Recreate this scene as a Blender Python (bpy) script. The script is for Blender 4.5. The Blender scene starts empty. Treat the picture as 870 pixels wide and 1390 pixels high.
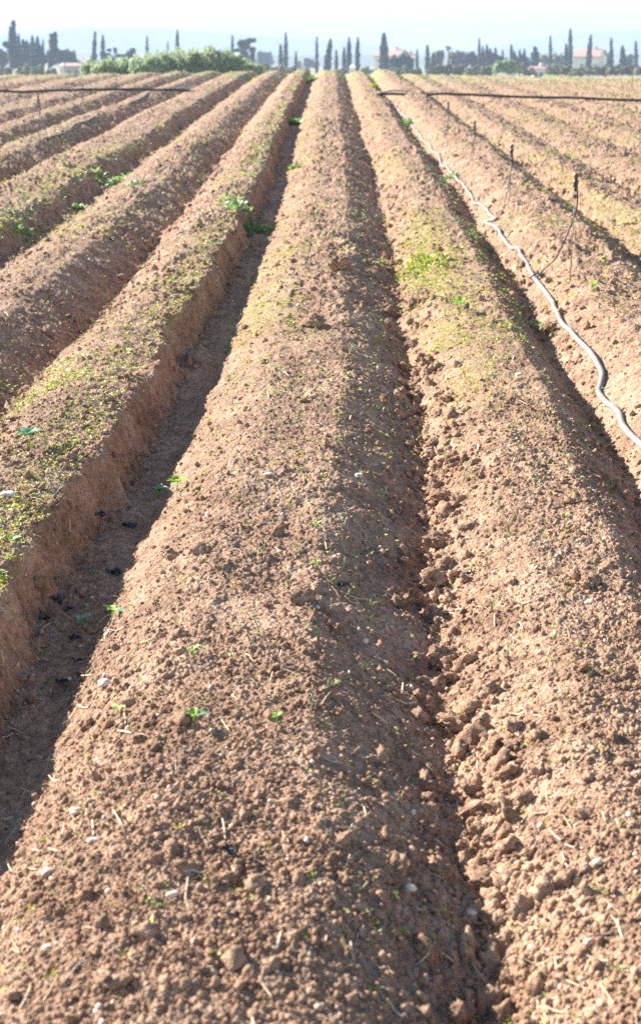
import bpy, math, random
import numpy as np
from mathutils import Vector, Matrix
random.seed(7)
rng = np.random.default_rng(11)
C = bpy.context.scene.collection
f32 = np.float32
# ------------------------------------------------------------------ camera numbers (photo 870 x 1390)
FPX, CXP, CYP = 1806.0, 435.0, 695.0
EYE = 1.62
PITCH = math.radians(18.65); YAW = math.radians(1.91)
FWD = np.array([-math.sin(YAW)*math.cos(PITCH), math.cos(YAW)*math.cos(PITCH), -math.sin(PITCH)])
RGT = np.array([math.cos(YAW), math.sin(YAW), 0.0])
UPV = np.cross(RGT, FWD)

# ------------------------------------------------------------------ noise
def _hash(ix, iy, seed):
    h = (ix.astype(np.int64)*374761393 + iy.astype(np.int64)*668265263 + seed*974634777) & 0xFFFFFFFF
    h = ((h ^ (h >> 13))*1274126177) & 0xFFFFFFFF
    h = h ^ (h >> 16)
    return h
def _rnd(ix, iy, seed):
    return (_hash(ix, iy, seed) & 0xFFFFFF).astype(f32)/f32(16777216.0)
def vnoise(x, y, seed=0):
    """value noise in -1..1"""
    xf = np.floor(x); yf = np.floor(y)
    ix = xf.astype(np.int64); iy = yf.astype(np.int64)
    u = (x-xf).astype(f32); v = (y-yf).astype(f32)
    u = u*u*(3-2*u); v = v*v*(3-2*v)
    a = _rnd(ix, iy, seed); b = _rnd(ix+1, iy, seed); c = _rnd(ix, iy+1, seed); d = _rnd(ix+1, iy+1, seed)
    return ((a+(b-a)*u)*(1-v) + (c+(d-c)*u)*v)*2-1
def fbm(x, y, seed, octs=3):
    s = 0; a = 1.0; n = 0
    for k in range(octs):
        s = s + a*vnoise(x*(2.03**k)+k*17.3, y*(2.03**k)-k*9.1, seed+k*31); n += a; a *= .5
    return s/n
def crumbs(x, y, cell, pres, rmin, rmax, seed):
    """rounded lumps scattered one per cell; presence can be an array"""
    gx = x/cell; gy = y/cell
    ix = np.floor(gx).astype(np.int64); iy = np.floor(gy).astype(np.int64)
    out = np.zeros(x.shape, f32)
    for dx in (-1, 0, 1):
        for dy in (-1, 0, 1):
            jx = ix+dx; jy = iy+dy
            h = _hash(jx, jy, seed)
            cx = jx + .15 + .7*((h & 255)/255.0); cy = jy + .15 + .7*(((h >> 8) & 255)/255.0)
            q = ((h >> 16) & 255)/255.0
            r = rmin + (rmax-rmin)*(((h >> 24) & 255)/255.0)**1.6
            asp = .75+.5*(((h >> 4) & 255)/255.0)
            d2 = ((gx-cx)*asp)**2 + ((gy-cy)/asp)**2
            v = np.sqrt(np.clip(r*r-d2, 0, None))*(q < pres)
            out = np.maximum(out, v.astype(f32))
    return out*cell
def sstep(a, b, x):
    t = np.clip((x-a)/(b-a), 0, 1); return t*t*(3-2*t)

# ------------------------------------------------------------------ terrain
FUR = np.array([-28,-25.4,-23,-20.8,-18.6,-16.6,-14.7,-12.9,-11.2,-9.55,-7.9,-6.55,-5.37,-4.46,-3.58,-2.47,-1.556,-.795,.213,.963,1.94,2.72,3.62,4.5,5.4,6.35,7.3,8.2,9.1,10.1,11.2,12.3,13.5,15,17,19,21.5,24,27])
iA = int(np.argmin(abs(FUR+.795)))          # the deep furrow
NF = len(FUR)
DEP = np.full(NF, .19); DEP[:iA-1] = .17                      # height of the bed to the right of furrow i
for i in range(NF):
    if FUR[i] > 1.9: DEP[i] = .095
    if FUR[i] > 2.6: DEP[i] = .062
    if FUR[i] > 4.0: DEP[i] = .04
    if FUR[i] > 6.0: DEP[i] = .035
    if FUR[i] < -5.5: DEP[i] = .15
WR = np.full(NF, .015); KR = np.full(NF, .37)   # floor half width / slope width on the right of furrow i
WL = np.full(NF, .015); KL = np.full(NF, .32)   # ... on its left
STEEP = np.zeros(NF)
STEEP[iA] = 1; WL[iA] = .085; KL[iA] = .085; WR[iA] = .06; KR[iA] = .36
KL[FUR > 2.5] = .42; KL[FUR < -6.5] = .4
STEEP[iA-2] = .5; WL[iA-2] = .05; KL[iA-2] = .22; WR[iA-2] = .03; KR[iA-2] = .42
KL[iA+1] = .31; KR[iA+1] = .31; KL[iA+2] = .20; DEP[iA+1] = .145; DEP[iA] = .18
def bend(y):
    return -.0268*np.where(y > 12.5, y-9.5, np.where(y > 6.5, (y-6.5)**2/12.0, 0))
def zbase(x, y):
    z = .0303*y + .00020*-1*np.clip(y-22, 0, 19)**2 + .0023*np.clip(y-41, 0, 5e9)*1.0
    roll = np.clip(y-41, 0, 5)
    z = z - .0068*roll**2
    z = np.where(y > 46, (.0303*46-.0722+.0115-.17) + (-.028)*np.clip(y-46, 0, 95), z)
    z = np.where(y > 141, z - 0*y, z)
    z = z - .0010*np.minimum(x*x, 150)*sstep(8, 40, y)*(1-sstep(45, 120, y))
    return z
def bedh(x, y, det=True):
    """height above the furrow floor, and helpers"""
    xs = x - bend(y)
    xs = xs + .024*vnoise(x*1.1, y*.55, 5) + (.020*vnoise(x*3.1, y*2.3, 6)+.009*fbm(x*14, y*11, 7, 2)+.007*fbm(x*48, y*42, 14, 2) if det else 0)
    i = np.clip(np.searchsorted(FUR, xs)-1, 0, NF-2)
    dl = xs-FUR[i]; dr = FUR[i+1]-xs
    def rise(d, w, k, st, seed, ex=1.75):
        t = np.clip((d-w)/k, 0, 1)
        soft = 1-(1-t)**ex
        if not det: lip = 0
        else:
            lip = .022*vnoise(x*3+seed, y*8.0, 8) + .024*np.abs(vnoise(x*2+seed+3, y*17.0, 9)) + .014*vnoise(x*9+seed+3, y*44.0, 13) + .035*vnoise(x*0+seed+9, y*2.0, 10)
        ts = np.clip((d-w-lip*1.0+.01)/k, 0, 1)
        hard = .86*(ts*ts*(3-2*ts)) + .14*(1-(1-np.clip((d-w)/.4, 0, 1))**2)
        return soft*(1-st)+hard*st
    rl = rise(dl, WR[i], KR[i], 0*dl, 1)
    rr = rise(dr, WL[i+1], KL[i+1], STEEP[i+1], 2, 1.2)
    amp = DEP[i]*(1-.45*sstep(31, 40, y)*sstep(0, 3, x))
    amp = amp*(1-sstep(46, 60, y))*(1+.10*vnoise(x*.4+i*3.1, y*.35, 12))
    return amp*rl*rr, i, dl, dr, xs
def height(x, y, sp=None, full=True):
    """ground height; sp = sample spacing, finer detail than that is dropped"""
    x = np.asarray(x, dtype=np.float64); y = np.asarray(y, dtype=np.float64)
    z = zbase(x, y)
    b, i, dl, dr, xs = bedh(x, y)
    z = z + b
    near = 1-sstep(60, 90, y)
    if not full: return z
    rough = .85+.5*vnoise(x*1.7, y*1.1, 21)+.4*vnoise(x*6, y*5, 22)
    # loose lumps collect in the furrow bottoms, crown tops are cloddy, slopes facing the sun are raked fine
    fur = np.exp(-(np.minimum(dl, dr)/.13)**2)*np.where(np.abs(xs+.795) < .2, .15, 1)
    fine_slope = np.exp(-((dl-.2)/.12)**2)
    rough = np.clip(rough + .35*fur - .40*fine_slope*(1-.6*sstep(4, 9, y)), .4, 1.5)
    far = sstep(4, 12, y)
    z = z + near*(.012*fbm(x*1.3, y*.9, 31, 2) + (.011+.012*far)*fbm(x*4.5, y*3.2, 33, 2)*np.clip(rough, .4, 1.2))
    wx = x + .012*vnoise(x*40, y*40, 41); wy = y + .012*vnoise(x*40+9, y*40+4, 42)
    z = z + near*(.010+.019*far)*fbm(wx*14, wy*10, 35, 3)*rough
    z = z + near*.034*far*np.abs(fbm(wx*26, wy*17, 38, 3))*rough
    z = z + near*.0065*fbm(wx*36, wy*36, 37, 3)*(.4+.6*rough)
    z = z + near*.0030*vnoise(x*150, y*150, 39)*(.5+.5*rough)*(1-sstep(5, 9, y))
    dust = 1-.6*sstep(.05, .5, fbm(x*2.6+4, y*2.1, 24, 2))
    def part(cell, pres, rmin, rmax, seed, k, maxy):
        nonlocal z
        m = (y < maxy) & (y > -1)
        if not m.any(): return
        e = .22*cell; wa = wx[m]+e*vnoise(x[m]/cell*2.7, y[m]/cell*2.7, seed+300); wb = wy[m]+e*vnoise(x[m]/cell*2.7+50, y[m]/cell*2.7, seed+301)
        ww = crumbs(wa, wb, cell, (pres*rough[m]).astype(f32), rmin, rmax, seed)
        fade = 1-sstep(maxy*.6, maxy, y[m])
        if seed == 57: fade = sstep(6, 14, y[m])
        if seed == 58: fade = sstep(4, 9, y[m])*(1-.4*sstep(25, 40, y[m]))
        zz = np.zeros_like(z); zz[m] = ww*k*fade*(dust[m] if cell < .02 else 1)
        z = z + zz
    part(.13, .02, .05, .11, 51, .5, 46)
    part(.15, .15, .06, .2, 57, .5, 46) if (y > 9).any() else None
    part(.055, .07*1.2, .07, .22, 52, .6, 46)
    part(.045, .5, .12, .38, 58, .6, 46) if (y > 4).any() else None
    part(.026, .15, .10, .32, 53, .65, 30)
    part(.0125, .55, .16, .46, 54, .9, 14)
    part(.0068, .75, .2, .5, 55, 1.0, 7)
    # scraped vertical flutes on the steep wall
    return z
def hpt(x, y):
    return float(height(np.array([x]), np.array([y]))[0])
def unproj(px, py, smooth=True):
    """photo pixel -> point on the ground"""
    d = FWD + RGT*((px-CXP)/FPX) - UPV*((py-CYP)/FPX)
    t0 = .5
    T = np.concatenate([np.linspace(.5, 12, 2400), np.linspace(12.01, 60, 4800), np.linspace(60, 500, 2000)])
    X = d[0]*T; Y = d[1]*T; Z = EYE + d[2]*T
    b = bedh(X, Y, True)[0]
    g = zbase(X, Y)+b+.006
    k = np.argmax(Z <= g)
    if not (Z <= g).any(): k = len(T)-1
    return np.array([X[k], Y[k], g[k]])
def at_depth(px, py, Y):
    """photo pixel -> point at world distance Y"""
    d = FWD + RGT*((px-CXP)/FPX) - UPV*((py-CYP)/FPX)
    t = Y/d[1]
    return np.array([d[0]*t, Y, EYE+d[2]*t])

# ------------------------------------------------------------------ materials
def mat(name):
    m = bpy.data.materials.new(name); m.use_nodes = True
    nt = m.node_tree; nt.nodes.clear()
    return m, nt, nt.nodes, nt.links
def N(nodes, typ, **kw):
    n = nodes.new(typ)
    for k, v in kw.items(): setattr(n, k, v)
    return n
def ramp(nodes, stops):
    r = nodes.new('ShaderNodeValToRGB'); e = r.color_ramp.elements
    while len(e) > 1: e.remove(e[-1])
    e[0].position = stops[0][0]; e[0].color = (*stops[0][1], 1)
    for p, c in stops[1:]:
        q = e.new(p); q.color = (*c, 1)
    return r
def simple(name, col, rough=.8, var=.25, scale=40, trans=0, island=False, cols=None, metallic=0, bump=0):
    m, nt, nd, lk = mat(name)
    out = N(nd, 'ShaderNodeOutputMaterial'); p = N(nd, 'ShaderNodeBsdfPrincipled')
    p.inputs['Specular IOR Level'].default_value = .2 if rough > .8 else .5
    p.inputs['Roughness'].default_value = rough; p.inputs['Metallic'].default_value = metallic
    tc = N(nd, 'ShaderNodeTexCoord'); no = N(nd, 'ShaderNodeTexNoise'); no.inputs['Scale'].default_value = scale
    lk.new(tc.outputs['Object'], no.inputs['Vector'])
    if cols is None:
        cols = [tuple(c*(1-var) for c in col), tuple(min(1, c*(1+var)) for c in col)]
    st = [(.0+.999*i/(len(cols)-1), c) for i, c in enumerate(cols)] if island else [(.3+.4*i/(len(cols)-1), c) for i, c in enumerate(cols)]
    r = ramp(nd, st)
    if island:
        g = N(nd, 'ShaderNodeNewGeometry'); lk.new(g.outputs['Random Per Island'], r.inputs[0])
    else:
        lk.new(no.outputs[0], r.inputs[0])
    lk.new(r.outputs[0], p.inputs['Base Color'])
    if bump:
        b = N(nd, 'ShaderNodeBump'); b.inputs['Strength'].default_value = bump; b.inputs['Distance'].default_value = .002
        lk.new(no.outputs[0], b.inputs['Height']); lk.new(b.outputs[0], p.inputs['Normal'])
    if trans:
        t = N(nd, 'ShaderNodeBsdfTranslucent'); mx = N(nd, 'ShaderNodeMixShader'); mx.inputs[0].default_value = trans
        lk.new(r.outputs[0], t.inputs['Color']); lk.new(p.outputs[0], mx.inputs[1]); lk.new(t.outputs[0], mx.inputs[2])
        lk.new(mx.outputs[0], out.inputs['Surface'])
    else:
        lk.new(p.outputs[0], out.inputs['Surface'])
    return m
SOIL_A, SOIL_B, SOIL_C = (.18, .103, .066), (.34, .213, .138), (.50, .352, .245)
def soil_material(name, ground):
    m, nt, nd, lk = mat(name)
    out = N(nd, 'ShaderNodeOutputMaterial'); p = N(nd, 'ShaderNodeBsdfPrincipled')
    p.inputs['Roughness'].default_value = .95
    if 'Diffuse Roughness' in p.inputs: p.inputs['Diffuse Roughness'].default_value = .6
    p.inputs['Specular IOR Level'].default_value = .15
    tc = N(nd, 'ShaderNodeTexCoord')
    def noise(scale, detail=2, rough=.6):
        n = N(nd, 'ShaderNodeTexNoise'); n.inputs['Scale'].default_value = scale; n.inputs['Detail'].default_value = detail
        n.inputs['Roughness'].default_value = rough
        lk.new(tc.outputs['Object'], n.inputs['Vector']); return n
    n1 = noise(5.0, 4); n2 = noise(38, 5, .8); n3 = noise(420, 2, .7)
    a = N(nd, 'ShaderNodeMath', operation='MULTIPLY_ADD'); a.inputs[1].default_value = .46
    lk.new(n1.outputs[0], a.inputs[0])
    b = N(nd, 'ShaderNodeMath', operation='MULTIPLY_ADD'); b.inputs[1].default_value = .80; b.inputs[2].default_value = -.19
    lk.new(n2.outputs[0], b.inputs[0]); lk.new(b.outputs[0], a.inputs[2])
    r = ramp(nd, [(.30, SOIL_A), (.45, SOIL_B), (.60, SOIL_C)]); lk.new(a.outputs[0], r.inputs[0])
    last = r.outputs[0]
    # pale mineral grains
    g = ramp(nd, [(.60, (0, 0, 0)), (.72, (1, 1, 1))]); lk.new(n3.outputs[0], g.inputs[0])
    mx = N(nd, 'ShaderNodeMixRGB'); mx.inputs[2].default_value = (.47, .36, .28, 1)
    sc = N(nd, 'ShaderNodeMath', operation='MULTIPLY'); sc.inputs[1].default_value = .45
    lk.new(g.outputs[0], sc.inputs[0]); lk.new(sc.outputs[0], mx.inputs[0]); lk.new(last, mx.inputs[1]); last = mx.outputs[0]
    if ground:
        at = N(nd, 'ShaderNodeAttribute', attribute_name='moss')
        n4 = noise(26, 4, .75)
        g4 = ramp(nd, [(.46, (0, 0, 0)), (.6, (1, 1, 1))]); lk.new(n4.outputs[0], g4.inputs[0])
        mm = N(nd, 'ShaderNodeMath', operation='MULTIPLY'); lk.new(at.outputs['Fac'], mm.inputs[0]); lk.new(g4.outputs[0], mm.inputs[1])
        mc = N(nd, 'ShaderNodeMixRGB'); lk.new(mm.outputs[0], mc.inputs[0]); lk.new(last, mc.inputs[1]); mc.inputs[2].default_value = (.33, .29, .06, 1)
        last = mc.outputs[0]
        ac = N(nd, 'ShaderNodeAttribute', attribute_name='subsoil')
        cc = N(nd, 'ShaderNodeMixRGB', blend_type='MULTIPLY'); cc.inputs[2].default_value = (.94, .83, .76, 1)
        lk.new(ac.outputs['Fac'], cc.inputs[0]); lk.new(last, cc.inputs[1]); last = cc.outputs[0]
        af = N(nd, 'ShaderNodeAttribute', attribute_name='meadow')
        gr = ramp(nd, [(.35, (.16, .2, .07)), (.5, (.30, .29, .14)), (.62, (.38, .29, .19))]); nn = noise(.5, 5); lk.new(nn.outputs[0], gr.inputs[0])
        mf = N(nd, 'ShaderNodeMixRGB'); lk.new(af.outputs['Fac'], mf.inputs[0]); lk.new(last, mf.inputs[1]); lk.new(gr.outputs[0], mf.inputs[2])
        last = mf.outputs[0]
    lk.new(last, p.inputs['Base Color'])
    bp = N(nd, 'ShaderNodeBump'); bp.inputs['Strength'].default_value = 1; bp.inputs['Distance'].default_value = .0035
    n5 = noise(260, 3, .7); vo = N(nd, 'ShaderNodeTexVoronoi'); vo.inputs['Scale'].default_value = 190; vo.distance = 'EUCLIDEAN'
    nw = noise(120, 2, .6); vm = N(nd, 'ShaderNodeVectorMath', operation='MULTIPLY_ADD'); vm.inputs[1].default_value = (.012, .012, .012)
    lk.new(nw.outputs[1], vm.inputs[0]); lk.new(tc.outputs['Object'], vm.inputs[2]); lk.new(vm.outputs[0], vo.inputs['Vector'])
    vs = N(nd, 'ShaderNodeMath', operation='MULTIPLY_ADD'); vs.inputs[1].default_value = -1.1; lk.new(vo.outputs['Distance'], vs.inputs[0]); lk.new(n5.outputs[0], vs.inputs[2])
    lk.new(vs.outputs[0], bp.inputs['Height']); lk.new(bp.outputs[0], p.inputs['Normal'])
    lk.new(p.outputs[0], out.inputs['Surface'])
    return m
M_ground = soil_material('soil', True)
M_clod = soil_material('clod_soil', False)
M_straw = simple('straw', None, .8, island=True, cols=[(.30, .20, .12), (.5, .38, .24), (.62, .52, .38), (.42, .3, .18)], trans=.15)
M_stone = simple('pale_stone', None, .75, island=True, cols=[(.34, .25, .19), (.42, .33, .26), (.58, .5, .42), (.36, .27, .21), (.38, .31, .26)])
M_white = simple('white_stone', (.50, .43, .35), .8, .25, 60)
M_redst = simple('reddish_stone', (.34, .17, .12), .7, .2, 60)
M_weed = simple('weed_leaf', None, .55, island=True, cols=[(.14, .24, .04), (.28, .36, .05), (.45, .44, .05), (.2, .3, .07), (.55, .45, .05), (.16, .26, .10), (.5, .5, .2)], trans=.4)
M_weedg = simple('weed_leaf_green', None, .5, island=True, cols=[(.08, .18, .05), (.14, .27, .07), (.26, .38, .10), (.11, .22, .10), (.3, .36, .16)], trans=.35)
M_seed = simple('seedling_leaf', (.22, .42, .04), .5, .3, 120, trans=.5)
M_seedb = simple('seedling_leaf_bluish', (.13, .30, .15), .45, .25, 120, trans=.35)
M_plastic = simple('black_plastic', (.022, .023, .028), .3, .4, 90, bump=.8)
M_black = simple('black_pipe', (.014, .016, .02), .42, .3, 6)
M_hose = simple('grey_hose', None, .85, scale=22, cols=[(.12, .10, .08), (.17, .165, .155), (.14, .138, .134), (.19, .185, .18)])
M_flat = simple('pale_flat_hose', (.26, .27, .27), .6, .15, 20)
M_tube = simple('grey_tube', (.055, .06, .06), .4, .2, 40)
M_rod = simple('steel_rod', (.16, .15, .14), .6, .2, 40)
M_head = simple('red_nozzle', (.13, .04, .03), .5, .3, 60)
M_dark = simple('dark_plastic', (.02, .03, .035), .4, .3, 60)
M_bark = simple('bark', (.16, .12, .09), .9, .3, 3)
M_barkp = simple('pale_bark', (.42, .36, .31), .9, .2, 2)
M_cyp = simple('cypress_foliage', None, .8, island=True, cols=[(.008, .03, .022), (.014, .045, .032), (.024, .06, .04)], trans=.1)
M_tree = simple('tree_foliage', None, .8, island=True, cols=[(.010, .033, .025), (.02, .05, .035), (.035, .075, .05)], trans=.12)
M_reed = simple('reed_foliage', None, .7, island=True, cols=[(.17, .25, .11), (.26, .35, .16), (.36, .42, .24), (.12, .19, .09), (.42, .45, .32)], trans=.4)
M_olive = simple('olive_shrub_foliage', None, .8, island=True, cols=[(.10, .12, .06), (.17, .18, .10), (.24, .23, .15), (.2, .17, .12)], trans=.2)
M_wall = simple('white_plaster', (.62, .61, .59), .8, .04, 1)
M_wallg = simple('grey_plaster', (.3, .3, .3), .8, .06, 1)
M_roof = simple('roof_tiles', (.30, .18, .15), .8, .15, 3)
M_glass = simple('window_glass', (.05, .06, .08), .2, .2, 3)
M_hill = simple('hill_scrub', (.09, .11, .07), .9, .35, .004)

# ------------------------------------------------------------------ mesh helpers
def link(o, parent=None):
    C.objects.link(o)
    if parent is not None: o.parent = parent
    return o
def npmesh(name, V, F, m, parent=None, smooth=True, F3=None):
    """V (n,3); F (k,4) quads and/or F3 (k,3) triangles"""
    me = bpy.data.meshes.new(name)
    V = np.asarray(V, dtype=f32)
    me.vertices.add(len(V)); me.vertices.foreach_set('co', V.ravel())
    parts = []
    if F is not None and len(F): parts.append((np.asarray(F, dtype=np.int32), 4))
    if F3 is not None and len(F3): parts.append((np.asarray(F3, dtype=np.int32), 3))
    idx = np.concatenate([p.ravel() for p, n in parts]); tot = np.concatenate([np.full(len(p), n, np.int32) for p, n in parts])
    start = np.concatenate([[0], np.cumsum(tot)[:-1]]).astype(np.int32)
    me.loops.add(len(idx)); me.loops.foreach_set('vertex_index', idx)
    me.polygons.add(len(tot)); me.polygons.foreach_set('loop_start', start); me.polygons.foreach_set('loop_total', tot)
    me.polygons.foreach_set('use_smooth', np.full(len(tot), smooth))
    me.update(calc_edges=True); me.validate()
    me.materials.append(m)
    return link(bpy.data.objects.new(name, me), parent)
def tag(o, label=None, cat=None, group=None, kind=None):
    if label: o['label'] = label
    if cat: o['category'] = cat
    if group: o['group'] = group
    if kind: o['kind'] = kind
    return o
def empty(name, loc, label, cat, group=None):
    o = bpy.data.objects.new(name, None); o.empty_display_size = .1; o.location = [float(v) for v in loc]; C.objects.link(o)
    return tag(o, label, cat, group)
def ico(sub):
    import bmesh
    bm = bmesh.new(); bmesh.ops.create_icosphere(bm, subdivisions=sub, radius=1)
    V = np.array([v.co[:] for v in bm.verts]); F = np.array([[v.index for v in f.verts] for f in bm.faces]); bm.free()
    return V, F
ICO = {k: ico(k) for k in (1, 2, 3, 4)}
def rough_ball(sub, seed, amp=.35, smooth=False):
    V, F = ICO[sub]; r = np.random.default_rng(seed)
    V = V.copy()
    for k, a in ((1.6, amp), (4.0, amp*.7*(.4 if smooth else 1)), (9, amp*.5*(.3 if smooth else 1))):
        D = r.normal(size=(6, 3)); ph = r.uniform(0, 6.28, 6)
        n = sum(np.sin(V@D[j]*k+ph[j]) for j in range(6))/6
        V = V*(1+a*n)[:, None]
    if sub >= 3 and not smooth:
        o = seed*1.7
        for k, a in ((2.2, .16), (5, .13), (11, .10)):
            n = vnoise(V[:, 0]*k+o+V[:, 2]*k*.7, V[:, 1]*k-V[:, 2]*k*.6, 400)+vnoise(V[:, 2]*k+o, V[:, 0]*k*.8+V[:, 1]*k*.5, 401)
            V = V*(1+a*n)[:, None]
    return V, F
def tube(pts, rad, seg=8, flat=1.0):
    """V, F of a tube along the points (list of xyz), rad scalar or list"""
    P = np.asarray(pts, float); n = len(P)
    R = np.full(n, rad) if np.isscalar(rad) else np.asarray(rad)
    T = np.gradient(P, axis=0); T /= np.linalg.norm(T, axis=1)[:, None]+1e-9
    up = np.array([0, 0, 1.0]) if abs(T[0][2]) < .9 else np.array([1.0, 0, 0])
    V = []
    for i in range(n):
        s = np.cross(T[i], up); s /= np.linalg.norm(s)+1e-9
        u = np.cross(s, T[i]); up = u
        for k in range(seg):
            a = 2*math.pi*k/seg
            V.append(P[i]+R[i]*(math.cos(a)*s+math.sin(a)*u*flat))
    F = []
    for i in range(n-1):
        for k in range(seg):
            F.append([i*seg+k, i*seg+(k+1) % seg, (i+1)*seg+(k+1) % seg, (i+1)*seg+k])
    V.append(P[0]); V.append(P[-1]); a, b = len(V)-2, len(V)-1
    F3 = [[a, (k+1) % seg, k] for k in range(seg)] + [[b, (n-1)*seg+k, (n-1)*seg+(k+1) % seg] for k in range(seg)]
    return np.array(V), np.array(F), np.array(F3)
def smooth_path(P, n=8):
    """Catmull-Rom through the points"""
    P = [np.asarray(p, float) for p in P]; P = [2*P[0]-P[1]]+P+[2*P[-1]-P[-2]]; out = []
    for i in range(1, len(P)-2):
        for k in range(n):
            t = k/n; a, b, c, d = P[i-1:i+3]
            out.append(.5*((2*b)+(-a+c)*t+(2*a-5*b+4*c-d)*t*t+(-a+3*b-3*c+d)*t**3))
    out.append(P[-2]); return np.array(out)
def join(parts):
    """list of (V,F,F3) -> one"""
    Vs, Fs, Ts, o = [], [], [], 0
    for V, F, T in parts:
        Vs.append(V)
        if F is not None and len(F): Fs.append(np.asarray(F)+o)
        if T is not None and len(T): Ts.append(np.asarray(T)+o)
        o += len(V)
    return np.concatenate(Vs), (np.concatenate(Fs) if Fs else None), (np.concatenate(Ts) if Ts else None)
def lathe(prof, seg=12):
    V = []; F = []
    for r, z in prof:
        for k in range(seg):
            a = 2*math.pi*k/seg; V.append((r*math.cos(a), r*math.sin(a), z))
    for i in range(len(prof)-1):
        for k in range(seg): F.append([i*seg+k, i*seg+(k+1) % seg, (i+1)*seg+(k+1) % seg, (i+1)*seg+k])
    return np.array(V), np.array(F), None
def box(x0, x1, y0, y1, z0, z1):
    V = np.array([(x, y, z) for z in (z0, z1) for y in (y0, y1) for x in (x0, x1)], float)
    F = np.array([[0, 2, 3, 1], [4, 5, 7, 6], [0, 1, 5, 4], [2, 6, 7, 3], [0, 4, 6, 2], [1, 3, 7, 5]])
    return V, F, None

# ------------------------------------------------------------------ ground sheet
def build_ground():
    ys = [.9]; 
    while ys[-1] < 48:
        Z = ys[-1]+.45
        ys.append(ys[-1]+min(Z*Z/3600.0, .0040*Z))
    while ys[-1] < 4300: ys.append(ys[-1]*1.045)
    pre = list(-np.geomspace(6.9, .12, 26)+1.0)+[]
    pre = [v for v in pre if v < .88]
    Y = np.array(pre+ys)
    u = np.linspace(-1.28, 1.28, 1080)
    t = np.geomspace(.03, 3.2, 46)
    u = np.concatenate([-(1.28+t[::-1]), u, 1.28+t])
    Zc = np.maximum(Y, 1.2)+.45
    W = .243*Zc
    XX = u[None, :]*W[:, None] - math.tan(YAW)*Y[:, None]
    XX = np.where(np.abs(u)[None, :] > 1.28, XX*1.0 + np.sign(u)[None, :]*(np.abs(u)[None, :]-1.28)*1.5, XX)
    YY = np.repeat(Y[:, None], len(u), 1)
    ZZ = np.zeros_like(XX); moss = np.zeros_like(XX, dtype=f32); cut = np.zeros_like(XX, dtype=f32); mead = np.zeros_like(moss)
    step = 200
    for k in range(0, len(Y), step):
        x = XX[k:k+step].ravel(); y = YY[k:k+step].ravel()
        ZZ[k:k+step] = height(x, y).reshape(-1, len(u))
        b, i, dl, dr, xs = bedh(x, y, False)
        pn = sstep(-.15, .4, fbm(x*1.1, y*.8, 71, 3))
        # yellow-green moss film: sunny slope of the middle beds a few metres out, patches elsewhere
        m1 = 1.15*np.exp(-((dl-.22)/.17)**2)*np.isin(i, [iA, iA+1, iA+3, iA+4, iA+5])*sstep(3.6, 5.5, y)*(1-.6*sstep(16, 22, y))
        m2 = np.exp(-((dr-.2)/.14)**2)*(i == iA-1)*sstep(2.2, 3.5, y)*.6*(dr > .17)
        m3 = np.exp(-((x-.5-bend(y))/.13)**2-((y-8.6)/1.2)**2)*1.6
        m4 = sstep(3.0, 5.5, x)*sstep(12, 16, y)*.6
        moss[k:k+step] = np.clip(pn*(.75*m1+m2+m4)+m3, 0, 1).reshape(-1, len(u))
        cut[k:k+step] = ((i == iA-1)*sstep(.20, .14, dr)*sstep(.04, .09, dr)*(.75+.25*vnoise(x*3, y*5, 72))).reshape(-1, len(u))
        mm = sstep(36, 41, y)*(.35+.5*(fbm(x*.35, y*.6, 77, 3) > .05)); mm = np.where(y > 48, 1, mm)
        mead[k:k+step] = mm.reshape(-1, len(u))
    V = np.stack([XX, YY, ZZ], -1).reshape(-1, 3)
    n, mcol = len(Y), len(u)
    idx = np.arange(n*mcol).reshape(n, mcol)
    F = np.stack([idx[:-1, :-1], idx[:-1, 1:], idx[1:, 1:], idx[1:, :-1]], -1).reshape(-1, 4)
    me = bpy.data.meshes.new('ground')
    me.vertices.add(len(V)); me.vertices.foreach_set('co', V.astype(f32).ravel())
    me.loops.add(F.size); me.loops.foreach_set('vertex_index', F.astype(np.int32).ravel())
    me.polygons.add(len(F)); me.polygons.foreach_set('loop_start', np.arange(0, F.size, 4, dtype=np.int32))
    me.polygons.foreach_set('loop_total', np.full(len(F), 4, np.int32))
    me.polygons.foreach_set('use_smooth', np.ones(len(F), bool))
    me.update(calc_edges=True)
    for nm, a in (('moss', moss), ('meadow', mead), ('subsoil', cut)):
        at = me.attributes.new(nm, 'FLOAT', 'POINT'); at.data.foreach_set('value', a.ravel().astype(f32))
    me.materials.append(M_ground)
    o = link(bpy.data.objects.new('ground', me)); tag(o, kind='structure')
    print('ground verts', len(V))
build_ground()

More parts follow.
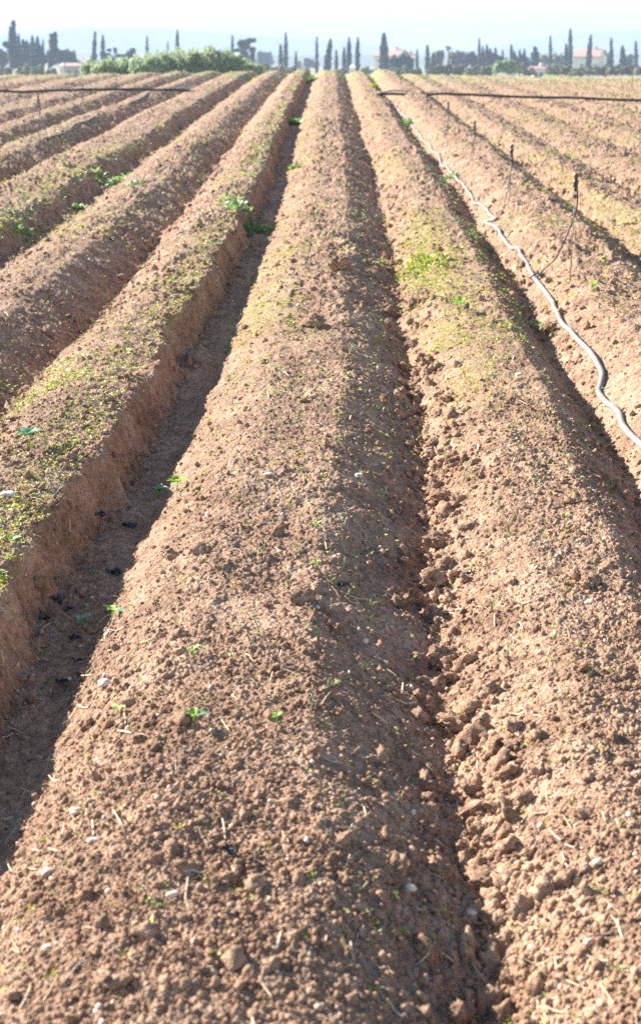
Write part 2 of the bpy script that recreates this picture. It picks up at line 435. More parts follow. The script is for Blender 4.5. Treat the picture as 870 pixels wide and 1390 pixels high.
# ------------------------------------------------------------------ scattering on the soil
def view_scatter(n, y0, y1, power, margin=1.15):
    """points over the visible wedge; density ~ per picture area"""
    u = rng.uniform(0, 1, n)
    a, b = 1/(y0+.5), 1/(y1+.5)
    if power == 0: y = y0+(y1-y0)*u
    else: y = 1/(a+(b-a)*u**power)-.5
    x = rng.uniform(-1, 1, n)*margin*.243*(y+.5) - math.tan(YAW)*y
    return x, y
def rot_mats(n, tilt=None):
    q = rng.normal(size=(n, 4)); q /= np.linalg.norm(q, axis=1)[:, None]
    w, x, y, z = q.T
    return np.stack([1-2*(y*y+z*z), 2*(x*y-z*w), 2*(x*z+y*w), 2*(x*y+z*w), 1-2*(x*x+z*z), 2*(y*z-x*w), 2*(x*z-y*w), 2*(y*z+x*w), 1-2*(x*x+y*y)], -1).reshape(n, 3, 3)
def instance_merge(protos, P, S, R=None):
    """protos list of (V,F3); P (n,3), S (n,3) scales, R rotations"""
    Vs, Fs, o = [], [], 0
    ch = rng.integers(0, len(protos), len(P))
    for k, (V, F) in enumerate(protos):
        m = ch == k
        if not m.any(): continue
        vv = V[None]*S[m][:, None, :]
        if R is not None: vv = np.einsum('nij,nvj->nvi', R[m], vv)
        vv = vv + P[m][:, None, :]
        ff = F[None] + (np.arange(m.sum())*len(V))[:, None, None]
        Vs.append(vv.reshape(-1, 3)); Fs.append(ff.reshape(-1, F.shape[1])+o); o += m.sum()*len(V)
    return np.concatenate(Vs), np.concatenate(Fs)
# loose clods
def clods():
    Ps, Ss = [], []
    for n, y0, y1, smin, smax, pw in ((22000, 1.3, 6, .0018, .006, 1), (12000, 1.3, 10, .003, .009, 1), (1100, 1.6, 26, .007, .020, 1.0), (9000, 4, 16, .004, .012, 1.0), (3000, 7, 34, .008, .022, 1.0)):
        x, y = view_scatter(n, y0, y1, pw)
        s = smin+(smax-smin)*rng.uniform(0, 1, n)**3.4
        b, i, dl, dr, xs = bedh(x, y, False)
        fur = np.exp(-(np.minimum(dl, dr)/.12)**2)*np.where(np.abs(x+.78) < .2, -.6, 1)
        keep = rng.uniform(0, 1, n) < (.35+.65*sstep(-.3, .4, fbm(x*1.6, y*1.2, 91, 2))+.5*fur)
        x, y, s = x[keep], y[keep], s[keep]*(1+.5*fur[keep])
        z = height(x, y)+s*.15
        Ps.append(np.stack([x, y, z], -1)); Ss.append(s[:, None]*rng.uniform(.7, 1.25, (len(s), 3)))
    # a string of big lumps along the right lip of the middle furrow
    yy = rng.uniform(2.0, 6.5, 420); xx = .24+rng.normal(0, .06, 420)+.03*np.sin(yy*3)
    s = .005+.024*rng.uniform(0, 1, 420)**2.4
    Ps.append(np.stack([xx, yy, height(xx, yy)+s*.2], -1)); Ss.append(s[:, None]*rng.uniform(.6, 1.3, (420, 3)))
    # crumbled lumps at the foot of the scraped wall and on its lip
    yy = rng.uniform(1.8, 12, 900); xx = np.where(rng.uniform(0, 1, 900) < .7, -.875+rng.normal(0, .03, 900), -.99+rng.normal(0, .03, 900))+bend(yy)
    s = .003+.016*rng.uniform(0, 1, 900)**3
    Ps.append(np.stack([xx, yy, height(xx, yy)+s*.2], -1)); Ss.append(s[:, None]*rng.uniform(.6, 1.3, (900, 3)))
    P = np.concatenate(Ps); S = np.concatenate(Ss)
    big = S.mean(1) > .011
    pr2 = [rough_ball(2, 100+k, .5) for k in range(8)]; pr3 = [rough_ball(3, 200+k, .5) for k in range(8)]
    V1, F1 = instance_merge(pr2, P[~big], S[~big], rot_mats((~big).sum()))
    V2, F2 = instance_merge(pr3, P[big], S[big], rot_mats(big.sum()))
    V, _, F = join([(V1, None, F1), (V2, None, F2)])
    o = npmesh('clods', V, None, M_clod, smooth=True, F3=F); tag(o, 'loose crumbs and small clods of reddish brown soil', 'soil clods', kind='stuff')
    # fine pale gravel
    x, y = view_scatter(2300, 1.3, 30, 1.0)
    s = .0013+.0042*rng.uniform(0, 1, len(x))**3.5; s *= (1+.10*y)
    z = height(x, y)+s*.2
    V, F = instance_merge([rough_ball(1, 300+k, .3) for k in range(5)], np.stack([x, y, z], -1), s[:, None]*rng.uniform(.6, 1.4, (len(s), 3)), rot_mats(len(s)))
    tag(npmesh('gravel', V, None, M_stone, F3=F), 'pale grit and tiny stones strewn over the soil', 'gravel', kind='stuff')
clods()
def straw():
    n = 1500
    x, y = view_scatter(n, 1.4, 22, 1.0)
    b, i, dl, dr, xs = bedh(x, y, False)
    k = rng.uniform(0, 1, n) < (.35+.8*np.exp(-(np.minimum(dl, dr)/.2)**2))
    x, y = x[k], y[k]; n = len(x)
    parts = []
    for a, c in zip(x, y):
        L = random.uniform(.012, .05)*(1+.05*c); r = random.uniform(.0006, .0016)*(1+.12*c); an = random.uniform(0, math.pi)
        dx, dy = math.cos(an)*L/2, math.sin(an)*L/2
        cv = random.uniform(-.2, .2)*L
        xs_ = np.array([a-dx, a-dy*cv, a+dx]); ys_ = np.array([c-dy, c+dx*cv, c+dy])
        zz = height(xs_, ys_); zz = np.maximum(zz, zz.mean()-.004)+r*1.5+np.array([0, random.uniform(0, .006), random.uniform(0, .01)])
        parts.append(tube(np.stack([xs_, ys_, zz], -1), r, 4))
    V, F, T = join(parts)
    tag(npmesh('straw_litter', V, F, M_straw, F3=T, smooth=False), 'dry pale straw bits and stalk ends lying on the soil', 'straw', kind='stuff')
straw()

# ------------------------------------------------------------------ weeds
def leaf_proto(fold=.25, w=.42):
    # small pointed oval, base at origin, along +x, length 1
    V = np.array([(0, 0, 0), (.35, w*.5, fold*.3), (.7, w*.42, fold*.35), (1, 0, fold*.1), (.7, -w*.42, fold*.35), (.35, -w*.5, fold*.3), (.5, 0, 0)])
    F = np.array([[0, 6, 1], [1, 6, 2], [2, 6, 3], [3, 6, 4], [4, 6, 5], [5, 6, 0]])
    return V, F
def plantlets(X, Y, size, nleaf=(3, 7), up=.5):
    """all leaves of many plantlets"""
    V0, F0 = leaf_proto()
    cnt = rng.integers(nleaf[0], nleaf[1], len(X)); idx = np.repeat(np.arange(len(X)), cnt)
    z = height(X, Y)
    az = rng.uniform(0, 2*math.pi, len(idx)); el = rng.uniform(.05, up, len(idx)); s = size[idx]*rng.uniform(.6, 1.2, len(idx))
    roll = rng.normal(0, .5, len(idx))
    ca, sa, ce, se, cr, sr = np.cos(az), np.sin(az), np.cos(el), np.sin(el), np.cos(roll), np.sin(roll)
    ex = np.stack([ca*ce, sa*ce, se], -1); ey0 = np.stack([-sa, ca, 0*ca], -1); ez0 = np.cross(ex, ey0)
    ey = ey0*cr[:, None]+ez0*sr[:, None]; ez = np.cross(ex, ey)
    R = np.stack([ex, ey, ez], -1)
    off = rng.uniform(0, .5, len(idx))*size[idx]
    base = np.stack([X[idx]+ca*off, Y[idx]+sa*off, z[idx]+.002+rng.uniform(0, .5, len(idx))*size[idx]], -1)
    V = np.einsum('nij,vj->nvi', R, V0)*s[:, None, None]+base[:, None, :]
    F = F0[None]+(np.arange(len(idx))*len(V0))[:, None, None]
    return V.reshape(-1, 3), F.reshape(-1, 3)
def weeds():
    n = 320000
    x, y = view_scatter(n, 1.8, 42, .9)
    b, i, dl, dr, xs = bedh(x, y, False)
    pn = fbm(x*1.3, y*.9, 81, 3); fn = fbm(x*7, y*6, 85, 2)
    cl = sstep(-.1, .35, pn)*sstep(-.25, .3, fn)
    D = .003+.018*sstep(3.2, 6, y)
    D += 1.3*(i == iA-1)*np.exp(-((dr-.25)/.14)**2)*sstep(1.6, 3.0, y)*(.10+1.5*cl)            # crest beside the steep wall
    D += .7*(i == iA-1)*np.exp(-((dr-.45)/.2)**2)*cl*sstep(2.5, 4, y)
    D += .65*(i == iA)*np.exp(-((dl-.28)/.2)**2)*sstep(4.0, 7, y)*(.1+cl)                      # left half of the middle bed
    D += .2*(i == iA)*cl*sstep(4, 7, y)
    D += .3*(i == iA+1)*cl*sstep(4.5, 7.5, y)
    D += 1.1*(i == iA+1)*np.exp(-((dl-.17)/.12)**2-((y-8.6)/1.0)**2)
    D += .30*(i == iA-3)*np.exp(-((dr-.25)/.18)**2)*(.2+cl)*sstep(6, 9, y)
    D += .3*(i < iA-1)*cl
    D += .6*(i < iA-2)*np.exp(-((dr-.28)/.13)**2)*cl*sstep(6, 9, y)
    D += .30*(i >= iA+2)*cl*sstep(6, 9, y)
    D += .5*sstep(34, 40, y)*(.15+cl)
    D += .5*(i > iA+3)*sstep(11, 20, y)*cl
    D = np.where((np.abs(xs+.79) < .15) | ((i == iA-1) & (dr < .17)), D*.04, D)
    k = rng.uniform(0, 1, n) < D
    x, y, fnk = x[k], y[k], fn[k]
    s = (.006+.007*rng.uniform(0, 1, len(x))**1.5)*(1+.13*np.clip(y-3, 0, 8))*(1+.03*np.clip(y-11, 0, 30))
    V, F = plantlets(x, y, s)
    tag(npmesh('ground_weeds', V, None, M_weed, F3=F), 'low yellow-green weeds speckling the soil beds', 'weeds', kind='stuff')
    print('weeds', len(x))
    # greener, bigger ones along furrow edges far out
    n = 16000
    x, y = view_scatter(n, 6, 44, 1)
    b, i, dl, dr, xs = bedh(x, y, False); pn = fbm(x*.9, y*.5, 95, 3)
    D = np.full(n, .004)
    D += 1.0*(i == iA-1)*np.exp(-((dr-.185)/.07)**2)*sstep(7.5, 11, y)*sstep(-.5, .1, pn)
    D += 1.0*(i == iA-3)*np.exp(-((dr-.24)/.15)**2)*sstep(7, 9, y)*sstep(-.35, .2, pn)
    D += .6*(i == iA-2)*np.exp(-((dr-.25)/.12)**2)*sstep(12, 16, y)*sstep(-.1, .35, pn)
    D += 1.0*(i == iA+1)*np.exp(-((dr-.08)/.1)**2)*sstep(8, 10, y)*sstep(-.35, .15, pn)
    D += .4*(i == iA-5)*np.exp(-((dr-.08)/.1)**2)*sstep(-.1, .3, pn)
    D += .6*(x > 1.5)*sstep(12, 20, y)*sstep(.15, .5, pn)
    D += .7*sstep(33, 40, y)*sstep(-.15, .4, pn)
    k = rng.uniform(0, 1, n) < D
    x, y = x[k], y[k]
    s = .017*(1+.07*np.clip(y-8, 0, 40))*rng.uniform(.6, 1.3, len(x))
    V, F = plantlets(x, y, s, (5, 10), 1.0)
    tag(npmesh('furrow_weeds', V, None, M_weedg, F3=F), 'tufts of fresh green weeds along the far furrow edges', 'weeds', kind='stuff')
    # grass blades
    x, y = view_scatter(260, 2.6, 16, 1)
    b, i, dl, dr, xs = bedh(x, y, False); pn = fbm(x*1.5, y*1.5, 97, 2)
    k = (pn > .0) | (np.abs(dr-.25) < .1); x, y = x[k], y[k]
    parts = []
    for a, c in zip(x, y):
        z0 = hpt(a, c)
        for _ in range(random.randint(1, 3)):
            L = random.uniform(.018, .05)*(1+.04*c); an = random.uniform(0, 6.28); ln = random.uniform(.15, .8)
            p = np.array([(a+math.cos(an)*L*ln*t*t, c+math.sin(an)*L*ln*t*t, z0+L*t*(1-.25*ln*t)) for t in (0, .4, .75, 1)])
            parts.append(tube(p, np.array([.0011, .001, .0007, .0002])*(1+.08*c), 3))
    V, F, T = join(parts)
    tag(npmesh('grass_blades', V, F, M_weedg, F3=T), 'thin single grass blades sprouting from the beds', 'grass', kind='stuff')
weeds()

# ------------------------------------------------------------------ individual small things on the soil
def put_stone(px, py, wpx, m, label, cat='stone', name='stone', amp=.25, flat=.6, dark=False, grp=None, sub=3):
    p = unproj(px, py); Zc = np.dot(p-np.array([0, 0, EYE]), FWD); r = wpx/2/FPX*Zc
    V, F = rough_ball(sub, random.randint(0, 9999), amp, smooth=(name == 'stone'))
    V = V*np.array([r, r*random.uniform(.65, .9), r*flat]); a = random.uniform(0, 3.14)
    ca, sa = math.cos(a*.3), math.sin(a*.3); V = V@np.array([[ca, sa, 0], [-sa, ca, 0], [0, 0, 1]])
    o = npmesh(name, V, None, m, F3=F)
    zz = max(hpt(p[0]+dx*r*.5, p[1]+dy*r*.5) for dx, dy in ((0, 0), (1, 0), (-1, 0), (0, 1), (0, -1)))
    o.location = (p[0], p[1], zz+r*flat*(-.1 if name == 'stone' else .12))
    return tag(o, label, cat, grp)
SG = 'pale stones lying on the soil'
for px, py, w, m, lab in [
    (12, 667, 22, M_white, 'rounded whitish stone on the bed left of the deep furrow at the photo edge'),
    (144, 925, 20, M_white, 'flat white stone at the shadow edge of the deep furrow'),
    (126, 1142, 13, M_white, 'small white pebble low on the left sunny slope'),
    (105, 1106, 20, M_stone, 'pale elongated stone on the left sunny slope above the small white pebble'),
    (66, 1190, 20, M_stone, 'broad pale stone on the lower left sunny slope'),
    (234, 1215, 17, M_white, 'egg-shaped white pebble near the bottom of the middle bed'),
    (224, 1248, 13, M_redst, 'reddish brown pebble just below the egg-shaped white pebble'),
    (64, 1285, 15, M_stone, 'tan stone in the bottom left corner'),
    (555, 1208, 17, M_white, 'oval white pebble in the shaded slope of the middle bed'),
    (640, 1241, 19, M_white, 'white pebble in the middle furrow near the bottom, beside straw bits'),
    (641, 994, 14, M_white, 'pale stone beside a clod at the middle furrow edge'),
    (809, 1176, 13, M_white, 'white pebble alone on the lower right bed'),
    (798, 1281, 17, M_stone, 'pale stone at the bottom of the right bed'),
    (523, 716, 10, M_white, 'white pebble on the shaded side of the middle bed, halfway up'),
    (495, 868, 12, M_white, 'white angular pebble on the shaded slope of the middle bed below the halfway point'),
    (515, 741, 10, M_stone, 'pale pebble just below and left of the halfway white pebble'),
    (799, 813, 12, M_stone, 'round tan stone on the right bed beside a dark clod'),
    (364, 645, 11, M_white, 'small white stone in the upper middle bed'),
    (486, 646, 14, M_white, 'pale stone on the crown of the middle bed right of the small white stone'),
    (704, 508, 12, M_white, 'pale flat stone on the right bed left of the grey hose'),
]:
    put_stone(px, py, w, m, lab, grp=SG, amp=.55, flat=.5)
CG = 'large clods of earth'
for px, py, w, lab in [
    (590, 792, 44, 'largest clod of brown earth on the edge of the middle furrow'),
    (598, 897, 34, 'angular clod of earth in the middle furrow below the largest clod'),
    (617, 990, 34, 'round crumbly clod beside the pale stone at the middle furrow edge'),
    (603, 675, 22, 'clod with a sunlit tip at the upper end of the rubble line'),
    (596, 735, 28, 'lump of earth just above the largest clod'),
    (410, 812, 30, 'low clod on the crown of the middle bed'),
    (234, 752, 22, 'dark clod near the shadow edge of the deep furrow'),
    (802, 791, 26, 'dark clod on the right bed beside a round tan stone'),
    (461, 366, 30, 'flat dark clod far up the middle bed'),
    (253, 1180, 30, 'rough clod above the egg-shaped white pebble'),
    (664, 1200, 34, 'sunlit lump in the lower middle furrow above the beside-straw pebble'),
    (705, 1238, 26, 'dark lump at the lower left edge of the right bed'),
    (374, 718, 20, 'brown clod in the upper middle of the middle bed'),
    (425, 440, 26, 'wide brown clod on the middle bed below the flat dark clod'),
]:
    put_stone(px, py, w*1.08, M_clod, lab, 'clod', 'clod', .5, .7, grp=CG, sub=4)
def scrap(px, py, w, lab):
    p = unproj(px, py); Zc = np.dot(p-np.array([0, 0, EYE]), FWD); r = w/2/FPX*Zc
    n = 9; g = np.linspace(-1, 1, n); X, Y = np.meshgrid(g, g)
    ra = np.random.default_rng(int(px*7+py)); ph = ra.uniform(0, 6, 6)
    an = np.arctan2(Y, X); rr = np.maximum(np.abs(X), np.abs(Y)); k = .75+.3*np.sin(an*3+ph[0])+.16*np.sin(an*7+ph[1])
    XX = np.cos(an)*rr*k; YY = np.sin(an)*rr*k*.75
    ZZ = .22*np.sin(X*4+ph[2]+Y*2)+.2*np.sin(Y*5+ph[3]-X*3)+.12*ra.normal(size=X.shape)
    top = np.stack([XX*r, YY*r, (ZZ+.35)*r*.8], -1).reshape(-1, 3); bot = top-np.array([0, 0, .0007])
    idx = np.arange(n*n).reshape(n, n)
    F = np.stack([idx[:-1, :-1], idx[:-1, 1:], idx[1:, 1:], idx[1:, :-1]], -1).reshape(-1, 4)
    ed = np.concatenate([idx[0, :], idx[1:, -1], idx[-1, -2::-1], idx[-2:0:-1, 0]])
    side = np.array([[ed[k], ed[k]+n*n, ed[(k+1) % len(ed)]+n*n, ed[(k+1) % len(ed)]] for k in range(len(ed))])
    V = np.concatenate([top, bot]); F = np.concatenate([F, F[:, ::-1]+n*n, side])
    o = npmesh('plastic_scrap', V, F, M_plastic, smooth=False); o.location = (p[0], p[1], hpt(p[0], p[1])+.002)
    tag(o, lab, 'plastic scrap', 'black plastic scraps in the field')
for px, py, w, lab in [
    (178, 711, 22, 'crumpled black plastic scrap highest up on the deep furrow floor'),
    (134, 698, 20, 'black plastic scrap poking from the steep wall'),
    (156, 775, 22, 'blue-black plastic scrap lying mid floor of the deep furrow'),
    (78, 812, 28, 'large black plastic scrap at the foot of the steep wall'),
    (92, 822, 16, 'narrow black scrap touching the large one at the steep wall foot'),
    (62, 838, 18, 'black sliver stuck low in the steep wall'),
    (102, 866, 22, 'black scrap in the deep furrow below the seedlings'),
    (106, 897, 20, 'thin black strip on the deep furrow floor'),
    (84, 928, 20, 'lowest black scrap on the deep furrow floor'),
    (314, 1154, 28, 'black plastic scrap with a white edge on the lower middle bed'),
    (346, 1176, 22, 'grey-black crumpled scrap just right of the lower middle bed scrap'),
    (463, 791, 14, 'thin black scrap on the crown of the middle bed'),
    (513, 1038, 16, 'small glossy black scrap on the shaded slope of the middle bed'),
    (640, 777, 15, 'round black scrap beside the largest clod'),
    (152, 325, 8, 'tiny black scrap on the far left bed'),
]:
    scrap(px, py, w, lab)

def seedling(px, py, hpx, lab, m=None, nl=4, grp='seedlings in the beds'):
    p = unproj(px, py); Zc = np.dot(p-np.array([0, 0, EYE]), FWD); h = hpx/FPX*Zc
    z = hpt(p[0], p[1]); root = empty('seedling', (p[0], p[1], z), lab, 'seedling', grp)
    V, F, T = tube([(0, 0, -.004), (h*.05, 0, h*.3), (h*.1, .0, h*.62)], [h*.055, h*.045, h*.035], 6)
    npmesh('stem', V, F, M_seed, root, F3=T)
    for k in range(nl):
        a = 2*math.pi*k/nl+random.uniform(-.5, .5); el = random.uniform(.15, .7); s = h*random.uniform(.55, .85)
        n, mw = 7, 5; Vv = []
        for i in range(n):
            t = i/(n-1); w = math.sin(math.pi*min(t*.93+.05, 1))**.8*.34
            for j in range(mw):
                q = j/(mw-1)*2-1
                Vv.append((t, q*w, .16*t*(1-t)*4*.6-t*t*.18+.09*abs(q)))
        Vv = np.array(Vv)*s
        ca, sa, ce, se = math.cos(a), math.sin(a), math.cos(el), math.sin(el)
        R = np.array([[ca*ce, -sa, -ca*se], [sa*ce, ca, -sa*se], [se, 0, ce]])
        Vv = Vv@R.T+np.array([h*.1, 0, h*.6])
        idx = np.arange(n*mw).reshape(n, mw)
        Ff = np.stack([idx[:-1, :-1], idx[1:, :-1], idx[1:, 1:], idx[:-1, 1:]], -1).reshape(-1, 4)
        npmesh('leaf', Vv, Ff, m or (M_seedb if k == 0 and nl > 3 else M_seed), root)
for a in [
    (262, 986, 24, 'seedling with one bluish leaf on the lower left of the middle bed', None, 4),
    (159, 968, 16, 'two-leaved seedling low on the sunny slope left of the bluish-leaved one', None, 3),
    (375, 984, 18, 'bright green seedling alone near the centre of the middle bed', None, 3),
    (262, 888, 16, 'yellow-green seedling beside a white fleck, middle bed', None, 3),
    (112, 850, 20, 'bluish seedling on the shaded deep furrow floor beside black scraps', M_seedb, 4),
    (152, 838, 22, 'two-tone seedling at the sun and shade line of the deep furrow', None, 4),
    (623, 425, 20, 'pale green seedling on the bed right of the middle furrow', None, 5),
    (428, 770, 12, 'tiny yellow-green sprout in the upper middle of the middle bed', None, 3),
    (430, 715, 10, 'very small yellow sprout on the crown of the middle bed', None, 3),
    (804, 396, 14, 'round-leaved green seedling below the nearest sprinkler', None, 4),
    (815, 357, 10, 'small green seedling right of the nearest sprinkler tube', None, 4),
    (730, 452, 12, 'green seedling left of the grey hose', None, 4),
    (16, 740, 18, 'seedling on the left bed near the photo edge', None, 4),
    (40, 605, 26, 'leafy weed sprawling at the left edge of the photo', M_seedb, 7),
    (240, 663, 22, 'green weed growing on the shaded deep furrow floor', M_seed, 7),
    (215, 676, 20, 'dark green weed beside the furrow floor weed', M_seedb, 7),
    (688, 447, 8, 'sprout in the shade of the furrow under the hose', None, 4),
]:
    seedling(*a[:4], m=a[4], nl=a[5])
def clump(px, py, wpx, hpx, n, lab, m=M_weedg):
    p = unproj(px, py); Zc = np.dot(p-np.array([0, 0, EYE]), FWD); w = wpx/2/FPX*Zc
    q = rng.normal(size=(n, 2))*w*np.array([.5, .9]); X = p[0]+q[:, 0]; Y = p[1]+q[:, 1]
    V, F = plantlets(X, Y, np.full(n, .0042*Zc*(hpx/5))*rng.uniform(.6, 1.2, n), (4, 8), .9)
    o = npmesh('weed_clump', V-p, None, m, F3=F); o.location = p
    tag(o, lab, 'weed clump', 'clumps of green weeds', kind='stuff')
for a in [
    (334, 305, 58, 6, 90, 'bright green weed clump on the lip above the deep furrow'),
    (356, 318, 26, 4.5, 22, 'darker green weeds hanging over the deep furrow wall'),
    (106, 285, 16, 6, 9, 'weed clump with round bright leaves far left'),
    (148, 250, 46, 5, 40, 'broad patch of green weeds on the far left bed'),
    (34, 322, 26, 5, 14, 'scattered green weed clump near the left edge'),
    (180, 252, 22, 4, 10, 'green weeds at the shade line right of the broad patch'),
    (402, 170, 16, 5, 40, 'green weeds on the far wall of the deep furrow'),
    (397, 232, 14, 4.5, 22, 'green weeds low in the deep furrow, far'),
    (424, 112, 8, 4, 26, 'dark green weeds at the far end of the deep furrow'),
    (610, 245, 18, 4, 20, 'green weeds beside the grey hose, middle distance'),
    (555, 172, 16, 4, 22, 'pale green weeds beside the far grey hose'),
    
]:
    clump(*a)
clump(574, 362, 60, 5, 120, 'yellow-green weed carpet on the slope right of the middle furrow', M_weed)
clump(508, 119, 10, 3.4, 26, 'pale green grass tuft where the hose meets the black pipe', M_weed)

# ------------------------------------------------------------------ irrigation
def ground_path(px, lift, n=6):
    P = [unproj(*q) for q in px]; P = smooth_path(P, n)
    z = height(P[:, 0], P[:, 1]); 
    kk = np.ones(5)/5; zs = np.convolve(np.pad(z, 2, mode='edge'), kk, 'valid')
    P[:, 2] = np.maximum(zs, z-.01)+lift+.005*vnoise(P[:, 0]*9, P[:, 1]*4, 61)
    P[:, 0] += .006*vnoise(P[:, 0]*3, P[:, 1]*7, 62)
    return P
HP = [(905, 640), (888, 625), (870, 607), (850, 587), (838, 564), (819, 547), (812, 535), (816, 523), (817, 508), (807, 491), (794, 473), (781, 459), (771, 450), (761, 438), (751, 417), (740, 398), (728, 384), (718, 367), (707, 351), (704, 343), (695, 339), (683, 326), (675, 313), (662, 307), (659, 304), (666, 302), (672, 301), (663, 292), (659, 283), (650, 279), (642, 277), (635, 263), (627, 253), (619, 246), (612, 235), (606, 229), (598, 225), (596, 217), (586, 206), (583, 197), (574, 193), (571, 185), (566, 180), (554, 167), (553, 161), (545, 156), (538, 149), (537, 143), (526, 140), (521, 134), (512, 126)]
hp = ground_path(HP, .013, 5)
V, F, T = tube(hp, .014, 10)
hose = tag(npmesh('irrigation_hose', V, F, M_hose, F3=T), 'long pale grey irrigation hose winding along the furrow right of centre', 'hose')
HL = [(-30, 214), (0, 205), (30, 198), (50, 193), (68, 187), (87, 181), (96, 178), (101, 171), (107, 167), (116, 166), (123, 163), (136, 156), (152, 148), (165, 144), (177, 140), (192, 134), (203, 126)]
hl = ground_path(HL, .0, 5); hl[:, 2] += np.interp(np.linspace(0, 16, len(hl)), [0, 1, 3, 3.6, 5, 6, 8, 10, 11, 12, 13.2, 14, 15, 16], [-.02, -.025, -.03, .012, -.006, .014, .012, .008, -.03, -.035, -.03, .010, .012, .012])
V, F, T = tube(hl, .0165, 10)
tag(npmesh('irrigation_hose', V, F, M_hose, F3=T), 'pale grey irrigation hose half buried in a far left furrow', 'hose')
def pipe(pix, r, m, lab, name='pipe', flat=1.0, lift=None, cat='pipe'):
    P = [unproj(*q) for q in pix]
    xs = [p[0] for p in P]; ys = [p[1] for p in P]
    y = float(np.mean(ys)); P2 = []
    for q in pix:
        p = at_depth(q[0], q[1], y); P2.append(p)
    P2 = smooth_path(P2, 6)
    V, F, T = tube(P2, r, 10, flat)
    return tag(npmesh(name, V, F, m, F3=T), lab, cat)
# main pipe: lies across the bed crowns at one distance from the camera
YP = 31.0
def main_pipe(pix, r, m, lab, flat=1.0, name='pipe', cat='pipe', dY=0.0):
    Y = 33.0
    while Y > 22:
        P = smooth_path([at_depth(a_, b_, Y) for a_, b_ in pix], 8)
        zt = zbase(P[:, 0], P[:, 1])+bedh(P[:, 0], P[:, 1], False)[0]
        if (P[8:-8, 2]-zt[8:-8]).min() > -r*.2: break
        Y -= .1
    P[:, 2] += .012*vnoise(P[:, 0]*1.3, P[:, 0]*0, 63)+.006*vnoise(P[:, 0]*4, P[:, 0]*0, 64); P[:, 1] += .06*vnoise(P[:, 0]*.7, P[:, 0]*0, 65)
    V, F, T = tube(P, r, 10, flat)
    print('PIPE', lab[:24], round(Y, 2), (P[:, 2]-zt).max())
    return tag(npmesh(name, V, F, m, F3=T), lab, cat)
main_pipe([(-40, 125.5), (0, 124.5), (28, 125.5), (60, 123.8), (100, 122.5), (150, 121), (200, 121.5), (238, 122.8), (262, 125), (274, 129)], .026, M_black, 'black water pipe lying across the beds on the left')
main_pipe([(504, 130), (516, 127.5), (540, 127.5), (565, 128.5), (600, 127.5), (640, 129), (700, 130.5), (740, 131.5), (790, 133), (840, 135), (880, 136), (930, 137)], .026, M_black, 'black water pipe lying across the beds on the right')
main_pipe([(512, 125.8), (530, 123.2), (545, 123), (560, 125.2), (567, 126.5)], .034, M_flat, 'pale flat hose arched over the right black pipe, left piece', .6, 'flat_hose', 'hose')
main_pipe([(573, 127), (585, 124.5), (595, 122.5), (601, 121.5)], .034, M_flat, 'pale flat hose lying on the right black pipe, right piece', .6, 'flat_hose', 'hose')
main_pipe([(226, 124), (238, 121), (246, 120), (254, 120.5), (262, 123)], .034, M_flat, 'pale bluish hose end on the left black pipe', .6, 'flat_hose', 'hose')

def sprinkler(bx, by, ty, lab, tube_px=None, redness=True, lean=0, loose=True):
    b = unproj(bx, by); Zc = np.dot(b-np.array([0, 0, EYE]), FWD)
    h = (by-ty)/FPX*Zc*1.06
    root = empty('sprinkler', b, lab, 'sprinkler', 'sprinklers on thin stakes along the hose')
    V, F, T = tube([(0, 0, -.03), (lean*.3, 0, h*.5), (lean, 0, h-.03)], .0032, 6)
    npmesh('stake', V, F, M_rod, root, F3=T)
    # feed tube: from just under the head down in an arc to the hose
    if tube_px is not None:
        e = unproj(*tube_px)-b; e[2] += .02
    else:
        e = np.array([-.06, -.03, .0])
        X, Y = b[0]+e[0], b[1]+e[1]; e[2] = hpt(X, Y)-b[2]+.01
    P = smooth_path([(lean+.008, 0, h-.05), (lean+.014, 0, h*.72), (e[0]*.12, e[1]*.12, h*.48), (e[0]*.45, e[1]*.45, h*.2+e[2]*.2), (e[0]*.78, e[1]*.78, e[2]*.6+.05), tuple(e)], 6)
    V, F, T = tube(P, .0048, 8); npmesh('feed_tube', V, F, M_tube, root, F3=T)
    V, F, T = lathe([(.001, -.075), (.009, -.075), (.011, -.055), (.008, -.05), (.015, -.04), (.019, -.02), (.019, .0), (.012, .006), (.001, .008)])
    hd = npmesh('sprinkler_head', V, F, M_dark, root); hd.location = (lean, 0, h-.02); hd.scale = (.82, .82, .8)
    V, F, T = lathe([(.001, .0), (.010, .0), (.013, .012), (.018, .02), (.020, .034), (.012, .044), (.001, .046)])
    V = V+np.array([0, 0, .007])
    npmesh('nozzle', V, F, M_head if redness else M_dark, hd)
    c = box(-.012, .014, -.012, .012, -.098, -.077)
    cl = npmesh('clamp', c[0], c[1], M_head if redness else M_dark, root, smooth=False); cl.location = (lean, 0, h-.02)
sprinkler(773, 383, 252, 'nearest sprinkler stake, with its feed tube curving down to the grey hose', (728, 381))
sprinkler(691, 272, 206, 'second nearest sprinkler stake right of the grey hose', (684, 278))
sprinkler(642, 222, 172, 'sprinkler stake beyond the second, third nearest on the right', None)
sprinkler(606.5, 197, 146, 'fourth sprinkler stake back on the right, dark headed', None, False)
sprinkler(578.5, 166, 130, 'red headed sprinkler stake just in front of the right black pipe', None)
sprinkler(544, 118, 105, 'small dark sprinkler stake beyond the right black pipe', None, False)
sprinkler(56, 193, 138, 'sprinkler stake at the left in front of the left black pipe', None)
sprinkler(114, 146, 120, 'red headed sprinkler stake touching the left black pipe', None)
sprinkler(159, 119, 106, 'dark sprinkler stake beyond the left black pipe, under the reed bushes', None, False)
sprinkler(184.5, 117, 108, 'short sprinkler stake beyond the left pipe, right of the dark one', None)
